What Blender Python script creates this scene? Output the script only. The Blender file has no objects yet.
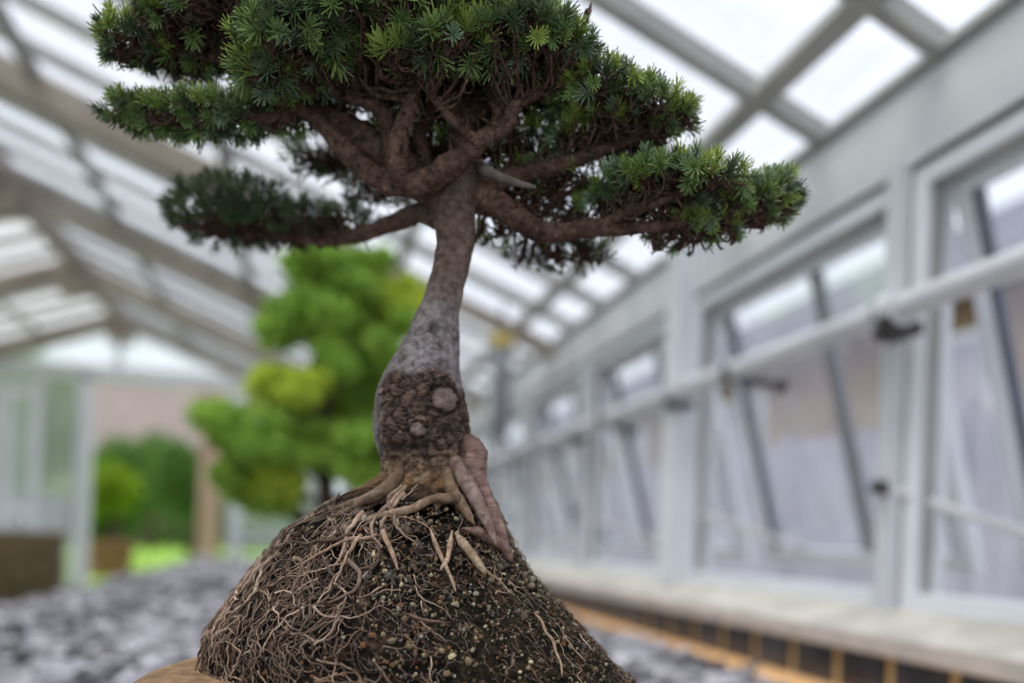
import bpy, math, random
import numpy as np
from mathutils import Vector, Matrix, noise

random.seed(7)
rng = np.random.default_rng(7)
C = bpy.context.scene.collection

# ------------------------------------------------------------------ camera frame
F = 800.0
TH = math.radians(14.9)
RO = math.radians(2.0)
HC = 0.70                       # camera height above the path
CAM = np.array([0.0, 0.0, HC])
fwd = np.array([math.sin(TH), math.cos(TH), 0.0])
rgt = np.array([math.cos(TH), -math.sin(TH), 0.0])
upv = np.array([0.0, 0.0, 1.0])
cx_ = math.cos(RO) * rgt + math.sin(RO) * upv
cy_ = -math.sin(RO) * rgt + math.cos(RO) * upv
DT = 0.75                       # distance of the tree
K = DT / F


def T(px, py, z=0.0):
    """a point of the tree: seen at px,py, z units behind the trunk's plane"""
    D = DT + z * K
    return CAM + D * (fwd + (px - 512) / F * cx_ - (py - 541) / F * cy_)


def L(x, y, z=0.0):
    """metric coordinates of the tree, K metres per unit"""
    return CAM + fwd * (DT + z * K) + cx_ * (x - 512) * K + cy_ * (541 - y) * K


A = 1.4                         # distance from the camera's line to the window wall


def W(x, y, z):
    return np.array([x * A, y * A, z * A + HC])


# ------------------------------------------------------------------ helpers
def tag(o, label=None, cat=None, group=None, kind=None):
    if label: o['label'] = label
    if cat: o['category'] = cat
    if group: o['group'] = group
    if kind: o['kind'] = kind
    return o


def empty(name, loc=(0, 0, 0), parent=None):
    o = bpy.data.objects.new(name, None)
    C.objects.link(o)
    o.location = Vector([float(v) for v in loc])
    if parent: o.parent = parent
    return o


def root_loc(p):
    v = Vector((0, 0, 0))
    while p is not None:
        v += p.location
        p = p.parent
    return v


class MB:
    """collects vertices and faces of ONE object"""
    def __init__(s):
        s.v = []; s.f3 = []; s.f4 = []; s.m3 = []; s.m4 = []; s.c = []; s.n = 0; s.poly = []

    def add(s, v, f, mi=0, col=None):
        v = np.asarray(v, float).reshape(-1, 3)
        f = np.asarray(f, int)
        if f.ndim == 2 and f.shape[1] == 4:
            s.f4.append(f + s.n); s.m4.append(np.full(len(f), mi))
        elif f.ndim == 2:
            s.f3.append(f + s.n); s.m3.append(np.full(len(f), mi))
        s.v.append(v)
        if col is None: col = (1, 1, 1)
        col = np.asarray(col, float)
        if col.ndim == 1: col = np.tile(col, (len(v), 1))
        s.c.append(col)
        s.n += len(v)

    def more(s, f, base, mi=0):
        f = np.asarray(f, int)
        if f.shape[1] == 4:
            s.f4.append(f + base); s.m4.append(np.full(len(f), mi))
        else:
            s.f3.append(f + base); s.m3.append(np.full(len(f), mi))

    def box(s, lo, hi, mi=0, M=None, taper=None):
        x0, y0, z0 = lo; x1, y1, z1 = hi
        v = np.array([(x0, y0, z0), (x1, y0, z0), (x1, y1, z0), (x0, y1, z0), (x0, y0, z1), (x1, y0, z1), (x1, y1, z1), (x0, y1, z1)], float)
        if M is not None: v = np.array([M @ Vector(p) for p in v])
        s.add(v, [(0, 3, 2, 1), (4, 5, 6, 7), (0, 1, 5, 4), (1, 2, 6, 5), (2, 3, 7, 6), (3, 0, 4, 7)], mi)

    def beam(s, p, q, w, h, mi=0, up=(0, 0, 1)):
        """box from p to q, w wide, h high"""
        p = np.array(p, float); q = np.array(q, float)
        d = q - p; d = d / np.linalg.norm(d)
        side = np.cross(d, np.array(up, float)); side /= np.linalg.norm(side)
        u = np.cross(side, d)
        v = []
        for b in (p, q):
            for a_, c_ in ((-1, -1), (1, -1), (1, 1), (-1, 1)):
                v.append(b + side * a_ * w / 2 + u * c_ * h / 2)
        s.add(v, [(0, 1, 2, 3), (7, 6, 5, 4), (0, 4, 5, 1), (1, 5, 6, 2), (2, 6, 7, 3), (3, 7, 4, 0)], mi)

    def tube(s, pts, rad, sides=6, mi=0, col=None, rough=0.0, cap=True, sub=1, mott=0.0):
        pts = np.asarray(pts, float); rad = np.asarray(rad, float)
        if rad.ndim == 0: rad = np.full(len(pts), float(rad))
        if sub > 1: pts, rad = smooth(pts, rad, sub)
        n = len(pts)
        d = np.gradient(pts, axis=0)
        d /= np.linalg.norm(d, axis=1)[:, None] + 1e-12
        u = np.cross(d[0], (0.3, 0.2, 0.93)); u /= np.linalg.norm(u) + 1e-9
        U = np.empty((n, 3))
        for i in range(n):
            u = u - d[i] * np.dot(u, d[i]); u /= np.linalg.norm(u) + 1e-9
            U[i] = u
        V = np.cross(d, U)
        a = np.arange(sides) * 2 * math.pi / sides
        R = rad[:, None] * np.ones((1, sides))
        if rough:
            q = rng.normal(0, 1, (n, sides))
            q = (q + np.roll(q, 1, 1) + np.roll(q, 1, 0)) / 1.7
            R = R * (1 + rough * q)
        P = pts[:, None] + R[..., None] * (np.cos(a)[None, :, None] * U[:, None] + np.sin(a)[None, :, None] * V[:, None])
        i = np.arange(n - 1)[:, None] * sides; j = np.arange(sides)[None]; j2 = (j + 1) % sides
        f = np.stack([i + j, i + j2, i + sides + j2, i + sides + j], -1).reshape(-1, 4)
        base = s.n
        if col is not None:
            col = np.asarray(col, float)
            if col.ndim == 2: col = np.repeat(col[:n], sides, 0)
            if mott:
                if col.ndim == 1: col = np.tile(col, (n * sides, 1))
                q = rng.normal(0, 1, (n, sides)); q = (q + .7 * np.roll(q, 1, 0) + .7 * np.roll(q, 1, 1)) / 1.4
                col = col * np.clip(1 + mott * q.reshape(-1, 1), .25, 2.2)
        s.add(P.reshape(-1, 3), f, mi, col)
        if cap:
            k = np.arange(1, sides - 1)
            s.more(np.stack([0 * k, k + 1, k], -1), base, mi)
            o = (n - 1) * sides
            s.more(np.stack([0 * k + o, k + o, k + 1 + o], -1), base, mi)

    def build(s, name, mat, parent=None, smooth_=False, origin=None, usecol=False, kind=None, auto=None):
        V = np.concatenate(s.v)
        if origin is None:
            origin = root_loc(parent) if parent else Vector((V[:, 0].mean(), V[:, 1].mean(), V[:, 2].min()))
        origin = Vector([float(x) for x in origin])
        V = V - np.array(origin)
        me = bpy.data.meshes.new(name)
        f3 = np.concatenate(s.f3) if s.f3 else np.zeros((0, 3), int)
        f4 = np.concatenate(s.f4) if s.f4 else np.zeros((0, 4), int)
        m = np.concatenate((s.m3 or [np.zeros(0, int)]) + (s.m4 or [np.zeros(0, int)])).astype(np.int32)
        me.vertices.add(len(V)); me.vertices.foreach_set('co', V.astype(np.float32).ravel())
        li = np.concatenate([f3.ravel(), f4.ravel()]).astype(np.int32)
        me.loops.add(len(li)); me.loops.foreach_set('vertex_index', li)
        nf = len(f3) + len(f4)
        st = np.concatenate([np.arange(len(f3)) * 3, len(f3) * 3 + np.arange(len(f4)) * 4]).astype(np.int32)
        me.polygons.add(nf); me.polygons.foreach_set('loop_start', st)
        me.polygons.foreach_set('material_index', m)
        me.polygons.foreach_set('use_smooth', np.full(nf, bool(smooth_)))
        if usecol:
            c = np.concatenate(s.c); c = np.concatenate([c, np.ones((len(c), 1))], 1)
            at = me.color_attributes.new('Col', 'FLOAT_COLOR', 'POINT')
            at.data.foreach_set('color', c.astype(np.float32).ravel())
        for mm in (mat if isinstance(mat, (list, tuple)) else [mat]): me.materials.append(mm)
        me.update(calc_edges=True); me.validate()
        o = bpy.data.objects.new(name, me)
        C.objects.link(o)
        if parent:
            o.parent = parent
            o.location = origin - root_loc(parent)
        else:
            o.location = origin
        if kind: o['kind'] = kind
        return o


def smooth(P, R, sub):
    """Catmull-Rom through the points"""
    P = np.vstack([2 * P[0] - P[1], P, 2 * P[-1] - P[-2]]); R = np.concatenate([[R[0]], R, [R[-1]]])
    out, rr = [], []
    for i in range(1, len(P) - 2):
        for t in np.arange(sub) / sub:
            a, b, c, d = P[i - 1], P[i], P[i + 1], P[i + 2]
            out.append(0.5 * (2 * b + (c - a) * t + (2 * a - 5 * b + 4 * c - d) * t * t + (3 * b - a - 3 * c + d) * t ** 3))
            rr.append(R[i] + (R[i + 1] - R[i]) * t)
    out.append(P[-2]); rr.append(R[-2])
    return np.array(out), np.array(rr)


def copy_tree(o, parent=None, dy=0.0):
    c = o.copy(); C.objects.link(c); c.parent = parent
    for ch in list(o.children): copy_tree(ch, c)
    return c


# ------------------------------------------------------------------ materials
def lin(r, g, b):
    f = lambda c: (c / 255 / 12.92) if c / 255 <= 0.04045 else ((c / 255 + 0.055) / 1.055) ** 2.4
    return (f(r), f(g), f(b), 1)


def mat(name, c1, c2=None, rough=0.7, scale=8.0, bump=0.0, bscale=None, metal=0.0, col=False, detail=6, spec=0.4, lo=0.35, hi=0.65, trans=0.0, sss=0.0, stretch=None):
    m = bpy.data.materials.new(name); m.use_nodes = True
    nt = m.node_tree; b = nt.nodes['Principled BSDF']
    b.inputs['Roughness'].default_value = rough
    b.inputs['Metallic'].default_value = metal
    b.inputs['Specular IOR Level'].default_value = spec
    tc = nt.nodes.new('ShaderNodeTexCoord')
    src = tc.outputs['Object']
    if stretch:
        mp = nt.nodes.new('ShaderNodeMapping'); mp.inputs['Scale'].default_value = stretch
        nt.links.new(src, mp.inputs[0]); src = mp.outputs[0]
    n = nt.nodes.new('ShaderNodeTexNoise'); n.inputs['Scale'].default_value = scale; n.inputs['Detail'].default_value = detail
    nt.links.new(src, n.inputs['Vector'])
    r = nt.nodes.new('ShaderNodeValToRGB')
    r.color_ramp.elements[0].position = lo; r.color_ramp.elements[1].position = hi
    r.color_ramp.elements[0].color = c1; r.color_ramp.elements[1].color = c2 or c1
    nt.links.new(n.outputs['Fac'], r.inputs[0])
    out = r.outputs[0]
    if col:
        at = nt.nodes.new('ShaderNodeAttribute'); at.attribute_name = 'Col'
        mx = nt.nodes.new('ShaderNodeMix'); mx.data_type = 'RGBA'; mx.blend_type = 'MULTIPLY'; mx.inputs[0].default_value = 1
        nt.links.new(out, mx.inputs[6]); nt.links.new(at.outputs['Color'], mx.inputs[7]); out = mx.outputs[2]
    nt.links.new(out, b.inputs['Base Color'])
    if bump:
        n2 = nt.nodes.new('ShaderNodeTexNoise'); n2.inputs['Scale'].default_value = bscale or scale * 3; n2.inputs['Detail'].default_value = 8
        nt.links.new(src, n2.inputs['Vector'])
        bp = nt.nodes.new('ShaderNodeBump'); bp.inputs['Strength'].default_value = 1.0; bp.inputs['Distance'].default_value = bump
        nt.links.new(n2.outputs['Fac'], bp.inputs['Height']); nt.links.new(bp.outputs[0], b.inputs['Normal'])
    if trans:
        t = nt.nodes.new('ShaderNodeBsdfTranslucent'); nt.links.new(out, t.inputs[0])
        ms = nt.nodes.new('ShaderNodeMixShader'); ms.inputs[0].default_value = trans
        nt.links.new(b.outputs[0], ms.inputs[1]); nt.links.new(t.outputs[0], ms.inputs[2])
        nt.links.new(ms.outputs[0], nt.nodes['Material Output'].inputs[0])
    return m


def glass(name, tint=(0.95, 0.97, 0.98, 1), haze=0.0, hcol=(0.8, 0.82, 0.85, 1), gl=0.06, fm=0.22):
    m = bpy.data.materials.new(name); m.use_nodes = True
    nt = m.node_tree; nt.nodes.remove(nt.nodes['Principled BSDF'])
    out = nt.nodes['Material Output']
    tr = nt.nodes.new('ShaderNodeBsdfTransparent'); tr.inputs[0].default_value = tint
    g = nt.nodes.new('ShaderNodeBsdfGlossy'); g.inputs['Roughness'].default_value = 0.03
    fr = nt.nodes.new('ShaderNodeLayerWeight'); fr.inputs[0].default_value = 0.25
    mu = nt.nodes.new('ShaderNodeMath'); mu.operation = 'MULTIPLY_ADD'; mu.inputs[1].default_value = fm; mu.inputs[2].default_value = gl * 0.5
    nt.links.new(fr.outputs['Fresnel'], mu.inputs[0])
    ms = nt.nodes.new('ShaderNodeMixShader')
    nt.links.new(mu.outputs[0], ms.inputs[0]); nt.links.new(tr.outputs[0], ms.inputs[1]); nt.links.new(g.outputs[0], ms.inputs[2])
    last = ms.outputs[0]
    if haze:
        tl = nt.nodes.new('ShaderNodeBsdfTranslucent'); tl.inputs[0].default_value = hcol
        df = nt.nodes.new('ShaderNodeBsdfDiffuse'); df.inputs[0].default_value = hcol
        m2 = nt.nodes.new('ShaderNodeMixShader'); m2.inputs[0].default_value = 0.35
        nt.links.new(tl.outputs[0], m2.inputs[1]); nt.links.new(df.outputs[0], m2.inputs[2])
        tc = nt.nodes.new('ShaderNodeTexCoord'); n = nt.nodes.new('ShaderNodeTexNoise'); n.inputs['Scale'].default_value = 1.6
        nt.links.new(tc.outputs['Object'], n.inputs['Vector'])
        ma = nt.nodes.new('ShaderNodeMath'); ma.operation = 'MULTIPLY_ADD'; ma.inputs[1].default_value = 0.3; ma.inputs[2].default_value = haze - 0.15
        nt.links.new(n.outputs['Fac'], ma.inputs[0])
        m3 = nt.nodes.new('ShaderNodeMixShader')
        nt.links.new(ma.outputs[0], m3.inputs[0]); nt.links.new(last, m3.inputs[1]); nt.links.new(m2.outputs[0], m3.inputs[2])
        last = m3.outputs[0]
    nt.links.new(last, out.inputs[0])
    return m


M = dict(
    white=mat('white_paint', lin(190, 192, 197), lin(208, 209, 213), 0.45, 3, spec=0.5),
    upvc=mat('white_plastic', lin(212, 215, 221), lin(222, 225, 230), 0.35, 3, spec=0.5),
    cream=mat('cream_paint', lin(160, 157, 148), lin(192, 188, 178), 0.6, 9, bump=0.001),
    sillface=mat('sill_edge', lin(172, 165, 158), lin(190, 182, 176), 0.7, 12),
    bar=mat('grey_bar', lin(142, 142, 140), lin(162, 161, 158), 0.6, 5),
    timber=mat('brown_rafter', lin(140, 130, 118), lin(164, 154, 142), 0.75, 4),
    tile=mat('black_tile', lin(36, 36, 42), lin(56, 56, 62), 0.25, 14, spec=0.6),
    grout=mat('ochre_grout', lin(186, 156, 104), lin(206, 176, 124), 0.9, 20),
    wood=mat('tan_timber', lin(206, 158, 108), lin(226, 182, 132), 0.7, 18, stretch=(1, .1, 1)),
    slate=mat('slate', lin(255, 255, 255), lin(215, 215, 222), 0.6, 30, bump=0.002, bscale=60, col=True),
    slatebed=mat('slate_bed', lin(58, 56, 62), lin(112, 108, 118), 0.85, 22, bump=0.02, bscale=25),
    dark=mat('dark_metal', lin(48, 46, 46), lin(70, 66, 64), 0.5, 20, metal=0.3),
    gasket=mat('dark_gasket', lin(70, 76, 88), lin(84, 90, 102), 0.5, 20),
    concrete=mat('concrete', lin(140, 136, 130), lin(165, 160, 152), 0.9, 5, bump=0.004),
    stand=mat('stand_stone', lin(98, 76, 54), lin(146, 116, 84), 0.95, 60, bump=0.0015, bscale=260),
    needle=mat('needle', (1, 1, 1, 1), (0.75, 0.8, 0.75, 1), 0.45, 60, col=True, trans=0.25, spec=0.45),
    bark=mat('bark', (1, 1, 1, 1), (0.5, 0.46, 0.43, 1), 0.85, 150, bump=0.002, bscale=320, col=True, spec=0.25, detail=8),
    twig=mat('twig_bark', lin(50, 36, 30), lin(88, 68, 58), 0.9, 160, bump=0.0008, bscale=500, spec=0.2),
    root=mat('root_skin', (1, 1, 1, 1), (0.6, 0.55, 0.5, 1), 0.85, 120, bump=0.0004, bscale=600, col=True, spec=0.25),
    soil=mat('soil', (1, 1, 1, 1), (0.35, 0.33, 0.3, 1), 0.95, 130, bump=0.003, bscale=330, col=True, spec=0.15),
    grit=mat('grit', (1, 1, 1, 1), (0.75, 0.72, 0.66, 1), 0.85, 300, col=True, spec=0.25),
    leaf=mat('leaf', (1, 1, 1, 1), (0.7, 0.75, 0.65, 1), 0.55, 3, col=True, trans=0.35),
    trunk2=mat('dark_bark', lin(60, 48, 38), lin(90, 74, 60), 0.9, 20, bump=0.004),
    lawn=mat('lawn', lin(112, 150, 44), lin(138, 178, 60), 0.9, 3),
    path=mat('outside_path', lin(168, 166, 172), lin(190, 188, 192), 0.9, 2),
    brick=mat('brick', lin(160, 128, 118), lin(182, 152, 142), 0.9, 6),
    houseroof=mat('mauve_roof', lin(120, 108, 106), lin(142, 128, 124), 0.85, 4),
    render=mat('house_render', lin(160, 150, 145), lin(180, 168, 160), 0.9, 2),
    nroof=mat('grey_roof', lin(84, 88, 100), lin(104, 106, 118), 0.8, 2),
    nwall=mat('ochre_wall', lin(120, 90, 74), lin(140, 124, 88), 0.9, 1.2),
    fence=mat('pale_fence', lin(150, 150, 162), lin(170, 170, 180), 0.8, 2),
    brownbox=mat('brown_boards', lin(92, 78, 42), lin(122, 102, 60), 0.8, 6),
    pot=mat('brown_pot', lin(80, 52, 40), lin(104, 70, 52), 0.5, 8),
    terra=mat('terracotta', lin(130, 88, 70), lin(150, 106, 84), 0.8, 8),
    soil2=mat('dark_soil', lin(40, 32, 26), lin(64, 54, 44), 0.95, 30, bump=0.004),
    moss=mat('moss', lin(84, 88, 40), lin(130, 126, 70), 0.95, 30, bump=0.01),
    stone=mat('pale_stone', lin(170, 170, 172), lin(205, 204, 204), 0.9, 12, bump=0.004),
    steel=mat('grey_steel', lin(120, 122, 126), lin(140, 142, 146), 0.5, 4),
    yellow=mat('yellow_tag', lin(190, 165, 70), lin(206, 180, 90), 0.6, 10),
    jin=mat('deadwood', lin(70, 62, 56), lin(104, 94, 86), 0.8, 60, bump=0.0006, bscale=200),
    cord=mat('pale_cord', lin(190, 190, 192), lin(205, 205, 206), 0.6, 10),
    rglass=glass('roof_glass', haze=0.0, tint=(0.98, 0.99, 1, 1), gl=0.02, fm=0.28),
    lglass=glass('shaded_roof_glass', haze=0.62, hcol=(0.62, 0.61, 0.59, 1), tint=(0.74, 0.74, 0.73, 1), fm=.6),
    wglass=glass('sash_glass', haze=0.30, hcol=(0.74, 0.74, 0.81, 1)),
    eglass=glass('end_glass', haze=0.35, hcol=(0.70, 0.76, 0.74, 1)),
)
LW = dict(kind='structure')

# ------------------------------------------------------------------ the greenhouse
EX, EZ = 1.0, 0.847            # eave
SL = 0.38
RX, RZ = -1.504, 0.847 + 0.38 * 2.504
LX = 2 * RX - EX
Y0, Y1 = -1.0, 7.4


def roofz(x): return EZ + SL * (EX - x) if x >= RX else EZ + SL * (x - LX)


b = MB(); b.box(W(LX - .2, Y0, -.5 - .05), W(EX + .02, Y1 + .1, -.5))
tag(b.build('floor', M['concrete']), 'grey concrete path floor of the greenhouse', 'floor', **LW)

ceil = empty('ceiling', W(RX, 3.2, .9))
tag(ceil, 'glazed pitched greenhouse roof with grey bars and brown principal rafters', 'roof', **LW)
y = 1.107 - .311 * 6
while y < Y1 - .05:
    b = MB(); b.beam(W(EX + .03, y, EZ - .012), W(RX, y, RZ), .042, .055); b.build('glazing_bar', M['bar'], ceil)
    b = MB(); b.beam(W(LX, y, EZ), W(RX, y, RZ), .042, .055); b.build('glazing_bar', M['bar'], ceil)
    y += .311
for x, w in ((1.0, .035), (.848, .062), (.35, .06), (-.3, .06), (-.95, .06), (-2.1, .06), (-2.7, .06), (-3.4, .06)):
    z = roofz(x)
    b = MB(); b.beam(W(x, Y0, z - .012), W(x, Y1, z - .012), w, w * .8, up=(SL, 0, 1)); b.build('purlin', M['bar'], ceil)
for y in (3.18 - 1.4 * 2, 3.18 - 1.4, 3.18, 4.58, 5.97, 7.37):
    if y < 2: continue
    b = MB()
    b.beam(W(-.2, y, roofz(-.2) - .06), W(RX, y, RZ - .06), .12, .15)
    b.beam(W(LX, y, EZ - .06), W(RX, y, RZ - .06), .12, .15)
    b.beam(W(-.2, y, roofz(-.2) - .06), W(EX, y, EZ - .06), .05, .09)
    b.build('principal_rafter', M['timber'], ceil)
b = MB(); b.beam(W(RX, Y0, RZ - .03), W(RX, Y1, RZ - .03), .09, .2); b.build('ridge_beam', M['timber'], ceil)
for y in (3.18, 4.58, 5.97, 7.37):
    b = MB(); g = W(RX, y, RZ - .13); b.box(g - (.14, .09, .16), g + (.14, .09, .12)); b.build('ridge_bracket', M['timber'], ceil)
b = MB(); b.add([W(EX + .03, Y0, EZ + .02), W(EX + .03, Y1, EZ + .02), W(RX, Y1, RZ + .025), W(RX, Y0, RZ + .025)], [(0, 1, 2, 3)]); b.build('roof_glass', M['rglass'], ceil)
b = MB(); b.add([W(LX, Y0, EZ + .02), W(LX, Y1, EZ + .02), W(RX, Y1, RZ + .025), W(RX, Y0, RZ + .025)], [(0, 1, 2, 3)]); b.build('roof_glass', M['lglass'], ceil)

# right wall below the windows: dwarf wall, black tile course, timber strip
wr = empty('wall_right', W(.95, 3, -.5))
tag(wr, 'low wall under the windows with a course of black tiles and ochre joints', 'wall', **LW)
b = MB(); b.box(W(.905, Y0, -.5), W(1.06, Y1, -.14)); b.build('masonry', M['grout'], wr)
b = MB(); y = Y0 + .02; tp = .128
while y < Y1 - .1:
    b.box(W(.899, y, -.235), W(.907, y + tp - .021, -.148)); y += tp
b.build('tile_course', M['tile'], wr)
b = MB()
prof = [(1.07, -.090), (.985, -.093), (.885, -.124), (.878, -.129), (.878, -.156), (.885, -.160), (1.07, -.160)]
n = len(prof)
v = [W(x, Y0, z) for x, z in prof] + [W(x, Y1, z) for x, z in prof]
b.add(v, [(i, (i + 1) % n, n + (i + 1) % n, n + i) for i in range(n)])
for i in range(n): pass
b.m4[-1] = np.array([0, 0, 0, 1, 1, 1, 1])
tag(b.build('trim_1', [M['cream'], M['sillface']]), 'sloping cream window sill running above the black tiles', 'sill', **LW)
b = MB(); b.box(W(.80, Y0, -.30), W(.899, Y1, -.228))
tag(b.build('trim_2', M['wood']), 'tan timber strip between the black tiles and the slate chips', 'trim', **LW)

# gutter board
b = MB()
prof = [(1.0, .667), (1.0, .815), (1.03, .815), (1.03, .667)]
v = [W(x, Y0, z) for x, z in prof] + [W(x, Y1, z) for x, z in prof]
b.add(v, [(i, (i + 1) % 4, 4 + (i + 1) % 4, 4 + i) for i in range(4)])
b.box(W(1.02, Y0, .640), W(1.05, Y1, .68))
tag(b.build('trim_3', M['white']), 'deep white eaves board above the row of windows', 'trim', **LW)
b = MB(); b.box(W(1.002, Y0, .8155), W(1.012, Y1, .84)); 
tag(b.build('trim_4', M['rglass']), 'narrow glass strip between the eaves board and the roof', 'trim', **LW)


def wallY(px, py, X=1.0):
    d = fwd + (px - 512) / F * cx_ - (py - 541) / F * cy_
    return X * d[1] / d[0]


YA = wallY(905, 300)
YB = wallY(690, 400)
P = YB - YA
posts = [YA + P * k for k in range(-1, 9)]
plabel = ['white window post just outside the right edge of the picture', 'white window post between the two nearest open windows', 'wide white pillar at the far side of the second open window']
for k, yy in enumerate(posts):
    if yy > Y1: break
    b = MB()
    pillar = k == 2
    w = .074 if pillar else .035
    b.box(W(.970 if not pillar else .94, yy - w / 2, -.10), W(1.06, yy + w / 2, .667 if not pillar else .86))
    o = b.build('trim_%d' % (5 + k), M['upvc' if pillar else 'white'])
    tag(o, plabel[k] if k < 3 else 'white window post %s beyond the wide pillar along the window wall' % ['', '', '', 'next', 'second', 'third', 'fourth', 'fifth', 'sixth', 'last'][k], 'post', **LW)

b = MB(); b.box(W(.990, Y0, .657), W(1.019, Y1, .6665))  # dark strip put in as the shadow line of the groove
tag(b.build('trim_29', M['dark']), 'dark strip painting the shadow groove under the eaves board above the windows', 'trim', **LW)

# a window bay: frame, top-hung open sash, stay arm
HW = P / 2 - .035 / 2


def window_bay(n):
    yc = (posts[0] + posts[1]) / 2
    ref = W(1.0, yc, -.075)
    r = empty('window_1', ref)
    z0, z1 = -.094, .656
    ya, yb = yc - HW, yc + HW
    fw = .030
    b = MB()
    b.box(W(.995, ya, z0), W(1.055, ya + fw, z1)); b.box(W(.995, yb - fw, z0), W(1.055, yb, z1))
    b.box(W(.995, ya + fw, z0), W(1.055, yb - fw, z0 + fw)); b.box(W(.995, ya + fw, z1 - .03), W(1.055, yb - fw, z1))
    b.build('window_frame', M['upvc'], r)
    b = MB()
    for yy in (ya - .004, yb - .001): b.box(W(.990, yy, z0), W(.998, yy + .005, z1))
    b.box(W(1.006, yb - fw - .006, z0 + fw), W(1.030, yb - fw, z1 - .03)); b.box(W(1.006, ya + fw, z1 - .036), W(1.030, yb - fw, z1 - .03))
    b.build('frame_shade_strip', M['bar'], r)  # grey strips that paint shade into the reveals and post joints
    # sash, hinged at the top and pushed out
    hinge = W(1.04, 0, z1 - .033)
    ang = math.radians(15.5)
    Mx = Matrix.Translation(Vector((hinge[0], 0, hinge[2]))) @ Matrix.Rotation(-ang, 4, 'Y')
    Hh = (z1 - z0 - 2 * fw - .01) * A
    s0, s1 = (ya + fw + .006) * A, (yb - fw - .006) * A
    sw = .050; t = .035
    b = MB()
    b.box((0, s0, -Hh), (t, s0 + sw, 0), M=Mx); b.box((0, s1 - sw, -Hh), (t, s1, 0), M=Mx)
    b.box((0, s0 + sw, -.03), (t, s1 - sw, 0), M=Mx); b.box((0, s0 + sw, -Hh), (t, s1 - sw, -Hh + sw), M=Mx)
    sash = b.build('sash', M['upvc'], r)
    b = MB(); gw = .007
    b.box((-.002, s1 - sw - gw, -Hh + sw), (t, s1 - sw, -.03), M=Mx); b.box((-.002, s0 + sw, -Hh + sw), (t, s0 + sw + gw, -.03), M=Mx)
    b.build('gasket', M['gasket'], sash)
    b = MB(); ym = s0 + (s1 - s0) * .42
    b.box((.002, ym - .018, -Hh + sw), (t - .002, ym + .018, -.03), M=Mx); b.build('glazing_bar', M['steel'], sash)
    b = MB(); v = [Mx @ Vector(q) for q in ((.018, s0 + sw, -Hh + sw), (.018, s1 - sw, -Hh + sw), (.018, s1 - sw, -.03), (.018, s0 + sw, -.03))]
    b.add([tuple(q) for q in v], [(0, 1, 2, 3)]); b.build('pane', M['wglass'], sash)
    b = MB()
    p0 = W(.975, yb + .012, .112); p1 = np.array(Mx @ Vector((0, s1 - .36 * A * .5, -Hh + .05)))
    b.tube([p0, p0 * .5 + p1 * .5 + (0, 0, -.005), p1], .012, 8)
    b.build('stay_arm', M['cord'], r)
    b = MB(); b.tube([W(.950, yb + .016, .114), W(.985, yb + .016, .114)], [.017, .020], 14); b.build('stay_knob', M['dark'], r)
    return r


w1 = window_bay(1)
wl = ['white open top-hung window nearest the camera at the right edge', 'white open top-hung window between the near post and the wide pillar',
      'white window just beyond the wide pillar', 'white window second beyond the wide pillar', 'white window third beyond the wide pillar', 'white window fourth beyond the wide pillar',
      'white window fifth beyond the wide pillar', 'white window at the far end of the window wall']
tag(w1, wl[0], 'window', **LW)
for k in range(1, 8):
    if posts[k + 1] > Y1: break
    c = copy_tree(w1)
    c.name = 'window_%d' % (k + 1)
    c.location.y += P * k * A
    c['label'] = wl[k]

# the white pipe along the windows, with clamps
pr = empty('wall_pipe', W(.93, 3, .40))
tag(pr, 'thick white painted pipe running across the windows on dark clamps', 'pipe')
b = MB(); b.tube([W(.93, t, .401) for t in np.linspace(.2, Y1 - .1, 40)], .029, 24); b.build('pipe', M['white'], pr, smooth_=True)
for k in range(1, 9):
    yy = posts[k]
    if yy > Y1: break
    b = MB(); yy -= .065; b.tube([W(.93, yy - .014, .401), W(.93, yy + .020, .401)], .043, 24); b.build('collar', M['white'], pr, smooth_=False)
    b = MB(); b.tube([W(.925, yy - .012, .375), W(.925, yy + .012, .375)], .034, 16); b.box(W(.935, yy - .008, .362), W(.975, yy + .06, .382)); b.tube([W(.93, yy + .022, .401), W(.93, yy + .034, .401)], .033, 20); b.build('clamp', M['dark'], pr)
    ym = yy + P * .64
    b = MB(); b.tube([W(.93, ym, .401), W(.93, ym + .03, .401)], .031, 14)
    b.beam(W(.93, ym + .015, .385), W(.99, ym - .09, .352), .016, .02); b.tube([W(.985, ym - .10, .352), W(.995, ym - .08, .35)], .02, 8); b.build('lever', M['dark'], pr)

# far end wall
wb = empty('wall_back', W(RX, Y1, -.5))
tag(wb, 'glazed white framed gable end of the greenhouse with a wide doorway', 'wall', **LW)


def ebeam(name, x0, z0, x1, z1, w, m='white', par=None, d=.07):
    b = MB(); b.beam(W(x0, Y1, z0), W(x1, Y1, z1), w, d, up=(0, 1, 0)); return b.build(name, M[m], par or wb)


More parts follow.
